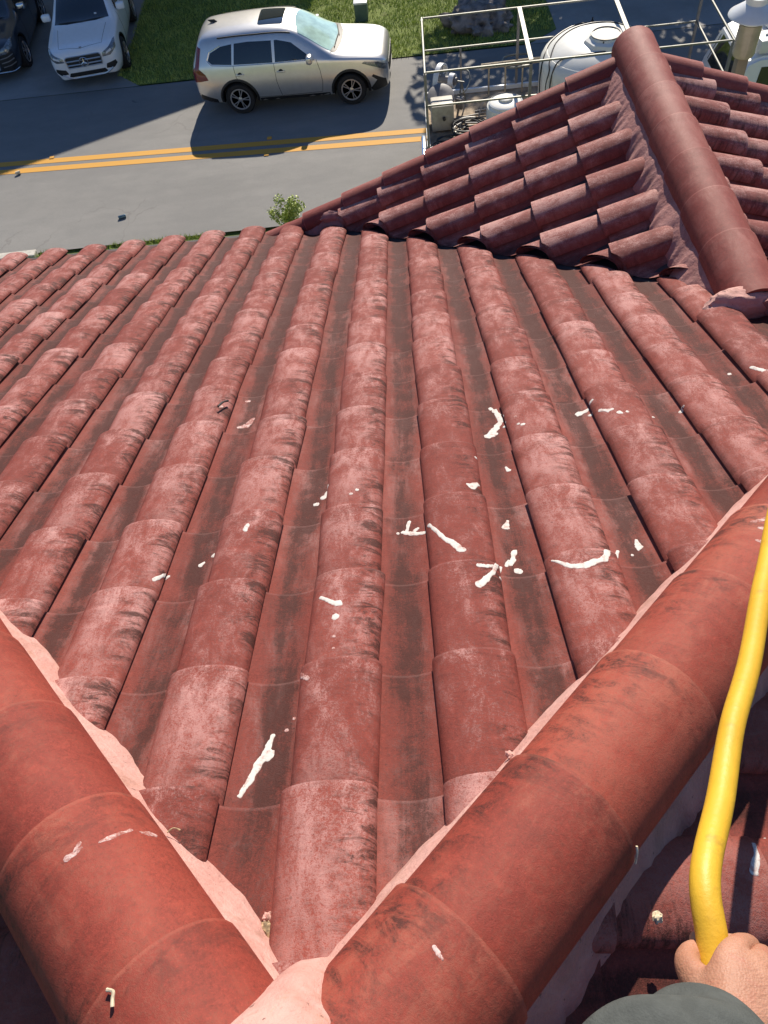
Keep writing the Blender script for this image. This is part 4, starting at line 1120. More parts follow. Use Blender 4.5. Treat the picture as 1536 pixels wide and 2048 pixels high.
def reel():
    t = empty("hose_reel", on_truck(.46, 1.70, 1.0), -.5, "empty metal hose reel with round flanges standing at the tail of the truck bed", "hose reel")
    R90 = Matrix.Rotation(pi / 2, 4, 'Y')
    for xx, rad in ((-.16, .27), (.10, .12)):
        bm = bmesh.new(); add_lathe(bm, [(rad - .02, -.05), (rad + .012, -.05), (rad + .012, .05), (rad - .02, .05), (rad - .02, -.05)], 36, Matrix.Translation((xx, 0, .52)) @ R90, cap=False); link_bm("flange", bm, MAT['hoodwhite'], t)
    bm = bmesh.new()
    for k in range(3):
        a = k * pi / 3; add_tube(bm, [(-.16, .26 * cos(a), .52 + .26 * sin(a)), (-.16, -.26 * cos(a), .52 - .26 * sin(a))], .012, 6)
    link_bm("spokes", bm, MAT['steelgrey'], t)
    bm = bmesh.new(); add_lathe(bm, [(.07, -.2), (.07, .2)], 18, Matrix.Translation((0, 0, .52)) @ R90); link_bm("drum_core", bm, MAT['steelgrey'], t)
    bm = bmesh.new()
    for xx in (-.3, .3): add_tube(bm, [(xx, -.22, 0), (xx, 0, .52), (xx, .22, 0)], .016, 6)
    add_tube(bm, [(-.32, 0, .52), (.36, 0, .52)], .016, 6); link_bm("stand", bm, MAT['steel'], t)
    bm = bmesh.new(); add_tube(bm, spline([(.14, .25, .62), (.34, .25, .62), (.44, .1, .5), (.42, -.1, .4), (.28, -.16, .34)], 5), .014, 6); link_bm("crank", bm, MAT['steel'], t)
    bm = bmesh.new(); add_box(bm, (.36, -.22, .22), (.16, .14, .22), bevel=.03); link_bm("motor", bm, MAT['steelgrey'], t)
reel()
def pump_box():
    t = empty("pump_unit", on_truck(.30, 1.0, 1.0), 0, "beige pump housing with a round cover standing behind the tail post of the truck", "pump")
    bm = bmesh.new(); add_box(bm, (0, -.12, .28), (.44, .40, .5), bevel=.03); link_bm("housing", bm, MAT['beige'], t)
    bm = bmesh.new(); add_lathe(bm, [(.24, -.12), (.27, -.12), (.27, .10), (.24, .12), (.10, .12), (.001, .10)], 30, Matrix.Translation((0, .28, .36)) @ Matrix.Rotation(.5, 4, 'X')); link_bm("round_cover", bm, MAT['steelgrey'], t)
    bm = bmesh.new(); add_lathe(bm, [(.03, 0), (.03, .06), (.001, .07)], 12, Matrix.Translation((.02, -.34, .3)) @ Matrix.Rotation(pi / 2, 4, 'X')); link_bm("valve", bm, MAT['dark'], t)
pump_box()
def pipes():
    bm = bmesh.new()
    for dz in (0, .07): add_tube(bm, [(0, .02 * dz, .55 + dz), (1.55, 0, .55 + dz)], .022, 8)
    for x in (.16, .50, .85, 1.2): add_tube(bm, [(x, -.01, 0), (x, 0, .56)], .018, 8)
    o = link_bm("pipe_rail", bm, MAT['pipe']); o.location = on_truck(1.15, 1.95, 1.0); tag(o, "brass coloured double pipe rail on posts along the far side of the truck bed", "rail")
    bm = bmesh.new(); add_tube(bm, spline([(.55, .30, .0), (.12, .30, .0), (0, .12, 0), (-.02, -.05, 0), (.12, -.20, 0), (.50, -.20, 0)], 5), .022, 8)
    add_box(bm, (.44, -.20, 0), (.20, .06, .05), bevel=.02)
    o = link_bm("tube_handle", bm, MAT['steel']); o.location = on_truck(1.62, 2.12, 1.52); tag(o, "bent white tube handle hanging on the far rack post of the truck", "handle")
    bm = bmesh.new(); add_tube(bm, spline([(0, 0, .0), (.12, .25, .30), (.45, .35, .42), (.75, .25, .36), (.95, -.15, .1)], 6), .014, 6)
    o = link_bm("grey_hose", bm, MAT['steelgrey']); o.location = on_truck(1.0, .75, 1.02); tag(o, "thin grey hose arching from the coil to the white drum", "hose")
    bm = bmesh.new(); add_tube(bm, spline([(0, 0, 0), (.5, .08, .22), (1.0, .2, .62), (1.32, .33, .95), (1.5, .5, 1.10)], 6), .012, 6)
    o = link_bm("cord", bm, MAT['pipe']); o.location = on_truck(1.55, .40, 1.15); tag(o, "pale cord running from the drum up over the big white tank", "cord")
    bm = bmesh.new(); add_tube(bm, [(0, 0, 0), (.95, -.25, .02)], .016, 6); add_tube(bm, [(.02, .12, 0), (.75, .25, .0)], .014, 6); add_tube(bm, [(.55, .33, 0), (1.0, .40, 0)], .018, 6)
    o = link_bm("wand", bm, MAT['steelgrey']); o.location = on_truck(.45, .98, 1.02); tag(o, "grey spray wands lying on the bed between pump and drum", "spray wand")
    for nm, c, s, m, lb, ct in (("tool_box", (5.72 + .55, .55, 2.06), (.55, .40, .22), 'poly', "white tool box on the near side of the truck cab roof", "box"),
                                ("tool_box", (5.72 + .95, 1.35, 2.06), (.50, .55, .18), 'poly', "wide white box on the far side of the truck cab roof", "box")):
        bm = bmesh.new(); add_box(bm, (0, 0, s[2] / 2), s, bevel=.03, seg=2); add_box(bm, (0, 0, s[2] + .02), (s[0] * .5, .03, .03), bevel=.008)
        o = link_bm(nm, bm, MAT[m]); o.location = on_truck(*c); o.rotation_euler = (0, 0, .1); tag(o, lb, ct)
    bm = bmesh.new(); add_lathe(bm, [(.001, 0), (.07, 0), (.07, .12), (.035, .16), (.03, .2), (.001, .2)], 18)
    o = link_bm("jug", bm, MAT['orange']); o.location = on_truck(5.72 + .75, .95, 2.045); tag(o, "small orange jug standing on the truck cab roof", "jug")
    bm = bmesh.new(); add_lathe(bm, [(.001, 0), (.16, 0), (.17, .03), (.17, .30), (.13, .34), (.001, .35)], 24)
    o = link_bm("bucket", bm, MAT['steelgrey']); o.location = on_truck(4.7, .35, 1.0); tag(o, "grey bucket on the truck bed behind the cab", "bucket")
pipes()

# ------------------------------------------------------------------ street furniture
def lamp():
    x, y, zt = 3.74, 7.83, -2.17
    t = empty("street_lamp", (x, y, GZ), 0, "street lamp post with a white conical hood over a grey cylinder at the right edge", "street lamp")
    H = zt - GZ
    bm = bmesh.new(); add_lathe(bm, [(.09, H + .10), (.11, H + .10), (.105, H + .04), (.24, H - .055), (.245, H - .07), (.235, H - .075), (.10, H - .02), (.05, H - .03)], 40); link_bm("hood", bm, MAT['hoodwhite'], t)
    bm = bmesh.new(); add_lathe(bm, [(.112, H - .05), (.112, H - .135)], 32); link_bm("clear_band", bm, MAT['hoodwhite'], t)
    bm = bmesh.new(); add_lathe(bm, [(.113, H - .14), (.113, H - .42), (.10, H - .45), (.05, H - .46)], 32); link_bm("diffuser", bm, MAT['lensgrey'], t)
    bm = bmesh.new(); add_box(bm, (0, 0, (H - .45) / 2), (.11, .11, H - .45), bevel=.012); link_bm("pole", bm, MAT['bronze'], t)
lamp()
def cabinet():
    t = empty("utility_cabinet", (-.67, 22.45, GZ + .02), -.05, "green utility cabinet with a pale top on the sunlit lawn behind the SUV", "cabinet")
    bm = bmesh.new(); add_box(bm, (0, 0, .21), (.34, .46, .42), bevel=.012); link_bm("cabinet_body", bm, MAT['greenbox'], t)
    bm = bmesh.new(); add_box(bm, (0, 0, .445), (.37, .49, .05), bevel=.014); link_bm("cabinet_lid", bm, MAT['hoodwhite'], t)
cabinet()
def stump():
    bm = bmesh.new(); bmesh.ops.create_icosphere(bm, subdivisions=5, radius=1)
    for v in bm.verts:
        p = v.co.copy(); a = atan2(p.y, p.x)
        flute = .16 * sin(a * 7 + 1.5 * n3(p, 2)) + .12 * sin(a * 13 + .7)
        d = 1 + .35 * n3(p, 1.4) + .22 * n3(p, 3.5) + .10 * n3(p, 8) + flute * (1 - abs(p.z))
        v.co = Vector((p.x * .80 * d, p.y * .62 * d, max(-.05, (p.z * .5 + .15) * d * .9)))
    o = link_bm("tree_stump", bm, MAT['stumpwood']); o.location = (2.45, 21.15, GZ); tag(o, "grey weathered tree stump with fluted sides on the shaded lawn", "tree stump")
stump()
bm = bmesh.new(); add_lathe(bm, [(.001, -.08), (.032, -.08), (.036, -.06), (.036, .06), (.03, .08), (.001, .08)], 16, Matrix.Rotation(pi / 2, 4, 'Y'))
o = link_bm("can", bm, simple("blue_can", (.10, .17, .22), .3, metal=.5)); o.location = (-6.06, 14.34, GZ + .036); o.rotation_euler = (0, 0, .3); tag(o, "crushed blue can lying on the sunlit near lane", "can")
bm = bmesh.new(); add_lathe(bm, [(.001, -.05), (.03, -.05), (.042, .06), (.038, .06), (.028, -.045), (.001, -.045)], 16, Matrix.Rotation(pi / 2, 4, 'Y'))
o = link_bm("paper_cup", bm, MAT['cream']); o.location = (-9.0, 16.6, GZ + .045); o.rotation_euler = (0, .1, .5); tag(o, "cream paper cup lying beside the yellow lines at the left edge", "cup")

def leaf_cloud(name, centers, n, size, mat, seed, parent):
    rnd = random.Random(seed); vs = []; fs = []
    for _ in range(n):
        c, r = rnd.choice(centers)
        while True:
            d = Vector((rnd.uniform(-1, 1), rnd.uniform(-1, 1), rnd.uniform(-1, 1)))
            if d.length < 1: break
        d = d.normalized() * (d.length ** .45)
        p = Vector(c) + Vector((d.x * r[0], d.y * r[1], d.z * r[2]))
        a = Vector((rnd.gauss(0, 1), rnd.gauss(0, 1), rnd.gauss(0, .6))).normalized(); b = a.cross(Vector((rnd.gauss(0, 1), rnd.gauss(0, 1), rnd.gauss(0, 1)))).normalized()
        s = size * rnd.uniform(.6, 1.3); k = len(vs)
        vs += [p - a * s, p + b * s * .45 - a * s * .1, p + a * s, p - b * s * .45 - a * s * .1]; fs.append((k, k + 1, k + 2, k + 3))
    me = bpy.data.meshes.new(name); me.from_pydata([tuple(v) for v in vs], [], fs); me.materials.append(mat)
    o = bpy.data.objects.new(name, me); COL.objects.link(o); o.parent = parent; return o
def shrub():
    loc = Vector((-2.30, 13.08, GZ)); t = empty("shrub", loc, 0, "pale green leafy shrub rising beyond the eave beside the kerb", "shrub")
    rnd = random.Random(4); bm = bmesh.new(); cl = []
    for k in range(13):
        a = rnd.uniform(0, 2 * pi); l = rnd.uniform(.40, .86); tip = Vector((cos(a) * .36 * rnd.uniform(.3, 1), sin(a) * .25 * rnd.uniform(.3, 1), l))
        pts = spline([(0, 0, 0), tip * .5 + Vector((0, 0, .1)), tip], 4); add_tube(bm, pts, [.010 * (1 - .7 * i / (len(pts) - 1)) for i in range(len(pts))], 5)
        for f in (.55, .75, .92, 1.0): 
            p = pts[int(f * (len(pts) - 1))]; cl.append((tuple(p), (.11, .10, .09)))
    link_bm("stem", bm, MAT['bark'], t)
    leaf_cloud("foliage", cl, 1900, .030, MAT['shrubleaf'], 8, t)
shrub()
# ------------------------------------------------------------------ across the street: what throws the shade
def street_tree(loc, h, crown, n, label, seed, size=.17):
    t = empty("shade_tree", loc, 0, label, "tree"); rnd = random.Random(seed); bm = bmesh.new()
    add_tube(bm, spline([(0, 0, 0), (.06, .03, h * .2), (-.03, .05, h * .42), (.1, 0, h * .6)], 5), [.30 - .011 * i for i in range(16)], 10)
    for c, r in crown:
        st_ = Vector((0, 0, h * .38)); e = Vector(c); add_tube(bm, spline([st_, st_.lerp(e, .5) + Vector((0, 0, -.2)), e], 4), [.12 - .011 * i for i in range(9)], 6)
    link_bm("trunk", bm, MAT['bark'], t); leaf_cloud("crown", crown, n, size, MAT['leaf'], seed, t)
rnd = random.Random(21); cr = []
for k in range(20):
    a = rnd.uniform(0, 2 * pi); q_ = rnd.uniform(.2, 1)
    cr.append(((cos(a) * 4.2 * q_ + 0.2, sin(a) * 2.6 * q_, 6.4 + rnd.uniform(-2.0, 2.2)), (1.7 * rnd.uniform(.7, 1.1), 1.6, 1.25)))
street_tree((5.9, 26.9, GZ), 8.5, cr, 9000, "broad dark green shade tree standing across the street above the truck", 21, .20)
def far_house(loc, W_, D_, eave, ridge, label, mat):
    t = empty("far_house", loc, 0, label, "house")
    bm = bmesh.new(); pr = [(-W_ / 2, 0), (W_ / 2, 0), (W_ / 2, eave), (0, ridge), (-W_ / 2, eave)]
    F = [bm.verts.new((x, 0, z)) for x, z in pr]; B = [bm.verts.new((x, D_, z)) for x, z in pr]
    bm.faces.new(F); bm.faces.new(B[::-1])
    for i in range(5): bm.faces.new((F[i], B[i], B[(i + 1) % 5], F[(i + 1) % 5]))
    bmesh.ops.recalc_face_normals(bm, faces=bm.faces); link_bm("wall", bm, mat, t, smooth=False)
    for s in (-1, 1):
        bm = bmesh.new(); L = sqrt((W_ / 2) ** 2 + (ridge - eave) ** 2); a = atan2(ridge - eave, W_ / 2)
        add_box(bm, (s * (W_ / 4 + .1), D_ / 2, (eave + ridge) / 2 + .04), (L + .25, D_ + .5, .12), Matrix.Rotation(s * a, 3, 'Y')); link_bm("roof", bm, MAT['roofgrey'], t, smooth=False)
    for x in (-W_ * .27, W_ * .27):
        for z in (1.6, 4.3):
            bm = bmesh.new(); add_box(bm, (x, -.02, z), (1.5, .06, 1.2)); f = link_bm("window", bm, MAT['trim'], t, smooth=False)
            bm = bmesh.new(); add_box(bm, (x, -.055, z), (1.3, .02, 1.0)); link_bm("pane", bm, MAT['glass'], f, smooth=False)
    bm = bmesh.new(); add_box(bm, (0, -.03, 1.05), (1.0, .06, 2.1)); link_bm("door", bm, MAT['bark'], t, smooth=False)
far_house((-8.75, 27.4, GZ), 14.6, 9.0, 5.3, 8.2, "tall cream house with a front gable across the street behind the driveway", MAT['stucco'])
far_house((12.0, 30.0, GZ), 12.0, 9.0, 5.6, 8.4, "tan house with a front gable across the street behind the shade tree", MAT['beige'])

# ------------------------------------------------------------------ hose, hand, sleeve
HP = [(.36, -.62, .42), (.362, -.50, .545), (.372, -.40, .615), (.385, -.33, .628), (.396, -.265, .622), (.449, -.18, .568), (.505, -.08, .518), (.577, .029, .458), (.697, .232, .345), (.90, .55, .17), (1.35, 1.10, -.10), (2.1, 1.75, -.42), (3.0, 2.5, -.85)]
bm = bmesh.new(); hpts = spline(HP, 8)
add_tube(bm, hpts, [.0155 * (1 + .035 * n3(p, 7)) for p in hpts], 20)
o = link_bm("hose", bm, MAT['hose']); tag(o, "thick yellow rubber hose held up by the gloveless hand", "hose")
def person():
    Hc = Vector((.383, -.348, .626)); a = (Vector((.396, -.265, .622)) - Vector((.372, -.40, .615))).normalized()
    camp = Vector((.15, -.38, 1.5)); u = (camp - Hc); u = (u - a * u.dot(a)).normalized(); r = a.cross(u).normalized()
    def P(R, A, U): return Hc + a * A + r * R + u * U
    wrist = P(.012, -.052, .062); palm = P(.020, -.020, .044)
    elbow = Vector((.150, -.530, .845)); mid = wrist.lerp(elbow, .45)
    V = []; E_ = []; Rr = []
    def add(p, rad, prev=None):
        V.append(tuple(p)); Rr.append(rad if isinstance(rad, tuple) else (rad, rad))
        if prev is not None: E_.append((prev, len(V) - 1))
        return len(V) - 1
    i_el = add(elbow, .046); i_m = add(mid, .040, i_el); i_w = add(wrist, (.031, .027), i_m); i_p = add(palm, (.036, .028), i_w)
    K = [(.016, .022, .034), (.036, .014, .037), (.052, -.004, .034), (.063, -.024, .028)]
    for i in range(4):
        sK = (.0155, .0165, .0155, .0135)[i]; sF = (.0100, .0104, .0100, .0088)[i]; ln = (1, 1.08, 1.02, .85)[i]
        kx, ka, ku = K[i]; k1 = add(P(kx, ka, ku), sK, i_p)
        dx = .052 - kx if i < 2 else .016
        k2 = add(P(kx + dx * .5, ka + .004, ku - .038 * ln), sF * 1.06, k1)
        k3 = add(P(.022 + .1 * kx, ka + .005, -.028), sF, k2); k4 = add(P(-.002, ka + .005, -.030), sF * .92, k3); add(P(-.022, ka + .004, -.016), sF * .8, k4)
    t1 = add(P(-.014, -.014, .040), (.020, .017), i_p); t2 = add(P(-.026, .000, .024), .0145, t1); t3 = add(P(-.024, .012, .002), .0122, t2); add(P(-.012, .020, -.014), .0095, t3)
    me = bpy.data.meshes.new("person"); me.from_pydata(V, E_, []); ob = bpy.data.objects.new("person", me); COL.objects.link(ob)
    md = ob.modifiers.new("skin", 'SKIN'); md.use_smooth_shade = True; md.branch_smoothing = .6
    for i, sv_ in enumerate(me.skin_vertices[0].data): sv_.radius = Rr[i]; sv_.use_root = (i == 0)
    sb = ob.modifiers.new("sub", 'SUBSURF'); sb.levels = 2; sb.render_levels = 2
    dg = bpy.context.evaluated_depsgraph_get(); dg.update(); fin = bpy.data.meshes.new_from_object(ob.evaluated_get(dg)); bpy.data.objects.remove(ob)
    fin.name = "person"; o = bpy.data.objects.new("person", fin); COL.objects.link(o); fin.materials.clear(); fin.materials.append(MAT['skin'])
    fin.polygons.foreach_set("use_smooth", [True] * len(fin.polygons))
    tag(o, "person's bare right hand in a grey sleeve gripping the yellow hose", "person")
    # sleeve: cuff to elbow
    bm = bmesh.new(); D = (elbow - wrist).normalized(); cuff = wrist + D * .012
    path = [cuff, cuff + D * .012, wrist + D * .075, wrist + D * .13, wrist.lerp(elbow, .75), elbow + D * .02]
    n = 36; side = D.cross(Z).normalized(); up = side.cross(D); rings = []
    NS = 30
    for j in range(NS + 1):
        f = j / NS; c = cuff.lerp(elbow + D * .03, f); rad = .058 + .014 * min(1, f * 4) + .010 * f
        ring = []
        for k in range(n):
            th = 2 * pi * k / n; dv = side * cos(th) + up * sin(th)
            wr = .006 * sin(5 * th + f * 22) * min(1, f * 6) + .010 * n3(dv * .5 + Vector((f * 4, 0, 3)), 2.4) * min(1, .3 + f * 5)
            if j == 0: wr -= .004
            ring.append(bm.verts.new(c + dv * (rad + wr)))
        rings.append(ring)
    for A_, B_ in zip(rings, rings[1:]):
        for k in range(n): bm.faces.new((A_[k], A_[(k + 1) % n], B_[(k + 1) % n], B_[k]))
    bmesh.ops.recalc_face_normals(bm, faces=bm.faces)
    s_ = link_bm("jacket_sleeve", bm, MAT['sleeve'], o)
    so_ = s_.modifiers.new("t", 'SOLIDIFY'); so_.thickness = .004; so_.offset = -1
    ss = s_.modifiers.new("s", 'SUBSURF'); ss.levels = 1; ss.render_levels = 2
person()
#SPLASHES
# dried white splashes on the tiles and caps: (opaque or faded film, [(x, y, z, radius)...], surface normal)
SPLASH = [
 ('w', [(-0.29, 0.015, -0.049, 0.007), (-0.276, 0.048, -0.064, 0.0095), (-0.264, 0.084, -0.079, 0.011), (-0.253, 0.105, -0.087, 0.0111), (-0.242, 0.15, -0.103, 0.0063)], (0.3, 0.31, 0.9)),
 ('w', [(-0.244, 0.104, -0.087, 0.0172)], (0.05, 0.33, 0.94)),
 ('w', [(-0.159, 0.537, -0.191, 0.0059), (-0.136, 0.519, -0.169, 0.0073), (-0.115, 0.51, -0.159, 0.0145)], (-0.84, 0.19, 0.51)),
 ('w', [(-0.116, 0.467, -0.144, 0.0128)], (-0.23, 0.32, 0.92)),
 ('f', [(-0.115, 0.404, -0.122, 0.0069)], (-0.23, 0.32, 0.92)),
 ('f', [(-0.114, 0.366, -0.109, 0.0054)], (-0.24, 0.32, 0.92)),
 ('f', [(-0.165, 0.274, -0.085, 0.0065), (-0.181, 0.284, -0.138, 0.008)], (-0.83, 0.16, 0.53)),
 ('f', [(-0.195, 0.187, -0.109, 0.0051)], (-0.3, 0.31, 0.9)),
 ('f', [(-0.21, 0.159, -0.103, 0.0076)], (-0.17, 0.33, 0.93)),
 ('w', [(-0.641, 0.676, -0.255, 0.008), (-0.623, 0.706, -0.313, 0.005)], (0.63, 0.25, 0.74)),
 ('w', [(-0.542, 0.749, -0.342, 0.0101), (-0.535, 0.758, -0.345, 0.0068)], (-0.05, 0.32, 0.95)),
 ('w', [(-0.505, 0.783, -0.347, 0.0119)], (-0.3, 0.3, 0.9)),
 ('w', [(-0.408, 0.845, -0.286, 0.0101), (-0.404, 0.869, -0.293, 0.0085)], (-0.07, 0.31, 0.95)),
 ('w', [(-0.226, 1.011, -0.452, 0.013)], (-0.05, 0.33, 0.94)),
 ('w', [(-0.2, 1.04, -0.458, 0.0149), (-0.189, 1.059, -0.461, 0.0113)], (-0.3, 0.31, 0.9)),
 ('w', [(-0.103, 0.997, -0.361, 0.0071)], (-0.08, 0.31, 0.95)),
 ('w', [(-0.083, 1.017, -0.366, 0.0072)], (0.08, 0.31, 0.95)),
 ('w', [(0.054, 0.824, -0.368, 0.0102), (0.082, 0.814, -0.364, 0.0119), (0.116, 0.804, -0.355, 0.0084)], (0.05, 0.32, 0.95)),
 ('w', [(0.066, 0.828, -0.37, 0.0085), (0.074, 0.868, -0.383, 0.0069)], (0.05, 0.32, 0.95)),
 ('w', [(0.039, 0.82, -0.365, 0.0068)], (0.17, 0.32, 0.93)),
 ('w', [(0.09, 0.824, -0.367, 0.0085), (0.099, 0.83, -0.368, 0.0068)], (-0.17, 0.32, 0.93)),
 ('w', [(0.137, 0.802, -0.346, 0.0067), (0.173, 0.739, -0.264, 0.008), (0.195, 0.714, -0.248, 0.011), (0.214, 0.687, -0.236, 0.0155)], (-0.43, 0.29, 0.86)),
 ('w', [(0.276, 0.992, -0.372, 0.0195), (0.293, 1.009, -0.39, 0.0107)], (0.42, 0.29, 0.86)),
 ('w', [(0.305, 1.157, -0.455, 0.0076)], (0.84, 0.16, 0.52)),
 ('w', [(0.405, 1.101, -0.48, 0.0113), (0.398, 1.12, -0.488, 0.0057)], (-0.17, 0.32, 0.93)),
 ('w', [(0.396, 1.548, -0.673, 0.0088), (0.414, 1.47, -0.625, 0.0128), (0.421, 1.421, -0.607, 0.0147), (0.397, 1.38, -0.597, 0.0187), (0.368, 1.342, -0.585, 0.0205)], (-0.05, 0.32, 0.95)),
 ('w', [(0.386, 1.343, -0.585, 0.0184)], (-0.05, 0.32, 0.95)),
 ('w', [(0.429, 1.379, -0.589, 0.0083)], (-0.3, 0.31, 0.9)),
 ('w', [(0.481, 1.332, -0.505, 0.0099)], (-0.41, 0.28, 0.86)),
 ('w', [(0.467, 1.341, -0.516, 0.008)], (-0.63, 0.24, 0.74)),
 ('f', [(0.461, 1.391, -0.537, 0.0102)], (-0.62, 0.24, 0.75)),
 ('w', [(0.704, 1.429, -0.614, 0.0167), (0.726, 1.435, -0.612, 0.0125), (0.753, 1.449, -0.608, 0.0063)], (-0.05, 0.32, 0.95)),
 ('w', [(0.738, 1.403, -0.598, 0.0103)], (-0.3, 0.31, 0.9)),
 ('w', [(0.763, 1.384, -0.545, 0.0101), (0.78, 1.371, -0.523, 0.012), (0.793, 1.373, -0.517, 0.008)], (-0.84, 0.16, 0.52)),
 ('w', [(0.816, 1.347, -0.501, 0.0138)], (-0.23, 0.3, 0.92)),
 ('w', [(0.841, 1.348, -0.499, 0.0099)], (-0.08, 0.31, 0.95)),
 ('w', [(1.047, 1.372, -0.587, 0.0122)], (-0.3, 0.31, 0.9)),
 ('w', [(0.946, 1.359, -0.582, 0.0061)], (0.3, 0.31, 0.9)),
 ('w', [(0.357, 0.811, -0.366, 0.0151), (0.364, 0.838, -0.376, 0.0068)], (0.05, 0.33, 0.94)),
 ('w', [(0.349, 0.657, -0.311, 0.0111), (0.367, 0.706, -0.33, 0.0081)], (0.17, 0.33, 0.93)),
 ('w', [(0.334, 0.647, -0.305, 0.0063), (0.345, 0.669, -0.315, 0.0048)], (0.3, 0.32, 0.9)),
 ('w', [(0.365, 0.625, -0.302, 0.014)], (0.05, 0.33, 0.94)),
 ('w', [(0.249, 0.537, -0.165, 0.0144), (0.266, 0.556, -0.175, 0.0102), (0.288, 0.58, -0.194, 0.0074), (0.319, 0.639, -0.297, 0.0063)], (0.22, 0.3, 0.93)),
 ('w', [(0.256, 0.608, -0.19, 0.0089), (0.278, 0.606, -0.197, 0.0089), (0.304, 0.607, -0.22, 0.0045)], (0.22, 0.3, 0.93)),
 ('w', [(0.308, 0.566, -0.223, 0.0074)], (0.99, 0.03, 0.17)),
 ('w', [(0.447, 0.606, -0.226, 0.0045), (0.483, 0.577, -0.186, 0.0088), (0.513, 0.574, -0.177, 0.0131), (0.541, 0.587, -0.181, 0.0131), (0.568, 0.594, -0.188, 0.0103), (0.641, 0.667, -0.309, 0.0047)], (-0.83, 0.16, 0.53)),
 ('w', [(0.7, 0.68, -0.319, 0.0158), (0.701, 0.707, -0.328, 0.0064)], (-0.05, 0.32, 0.95)),
 ('w', [(0.675, 0.651, -0.309, 0.0062)], (0.05, 0.32, 0.95)),
 ('w', [(1.377, 1.611, -0.647, 0.0086), (1.405, 1.547, -0.58, 0.0125)], (-0.85, 0.17, 0.5)),
 ('w', [(1.321, 1.64, -0.706, 0.011)], (-0.05, 0.33, 0.94)),
 ('f', [(-0.586, 1.582, -0.683, 0.0113), (-0.554, 1.591, -0.69, 0.0204), (-0.539, 1.637, -0.705, 0.0115)], (0.17, 0.32, 0.93)),
 ('f', [(-0.581, 1.789, -0.756, 0.0144)], (0.17, 0.32, 0.93)),
 ('f', [(-0.66, 1.69, -0.643, 0.016)], (0.41, 0.28, 0.87)),
 ('f', [(-0.483, -0.142, 0.251, 0.0065), (-0.472, -0.135, 0.248, 0.0065), (-0.465, -0.125, 0.244, 0.0047)], (-0.08, 0.22, 0.97)),
 ('f', [(-0.473, -0.13, 0.247, 0.0047), (-0.47, -0.118, 0.242, 0.0047)], (0.06, 0.35, 0.93)),
 ('f', [(-0.44, -0.117, 0.236, 0.0038), (-0.422, -0.106, 0.221, 0.0067), (-0.405, -0.092, 0.197, 0.0039)], (0.2, 0.47, 0.86)),
 ('f', [(-0.392, -0.094, 0.185, 0.0049), (-0.381, -0.095, 0.171, 0.0079), (-0.376, -0.096, 0.16, 0.008)], (0.57, 0.69, 0.46)),
 ('f', [(0.101, -0.291, 0.311, 0.004), (0.106, -0.299, 0.313, 0.0063), (0.111, -0.306, 0.314, 0.0039)], (0.08, 0.22, 0.97)),
 ('f', [(0.892, 0.571, -0.045, 0.0067), (0.929, 0.571, -0.037, 0.0121)], (-0.2, 0.47, 0.86)),
 ('f', [(0.894, 0.544, -0.029, 0.0066), (0.913, 0.533, -0.024, 0.0079)], (-0.2, 0.47, 0.86)),
 ('f', [(0.873, 0.501, -0.014, 0.0065), (0.89, 0.48, -0.009, 0.009)], (-0.06, 0.35, 0.93)),
 ('w', [(0.698, -0.12, -0.088, 0.0054), (0.694, -0.138, -0.068, 0.0085), (0.677, -0.16, -0.051, 0.0094)], (0.16, 0.83, 0.53)),
 ('w', [(0.74, -0.103, -0.166, 0.0057)], (0.31, 0.3, 0.9))]
roof_vs = []; roof_fs = []
for o in bpy.data.objects:
    if o.parent == house and o.type == 'MESH' and o.name.split('.')[0] in ('roof_slope', 'hip_cap', 'mortar_bed'):
        k = len(roof_vs); roof_vs += [v.co.copy() for v in o.data.vertices]; roof_fs += [tuple(k + i for i in p.vertices) for p in o.data.polygons]
ROOF = BVHTree.FromPolygons(roof_vs, roof_fs)
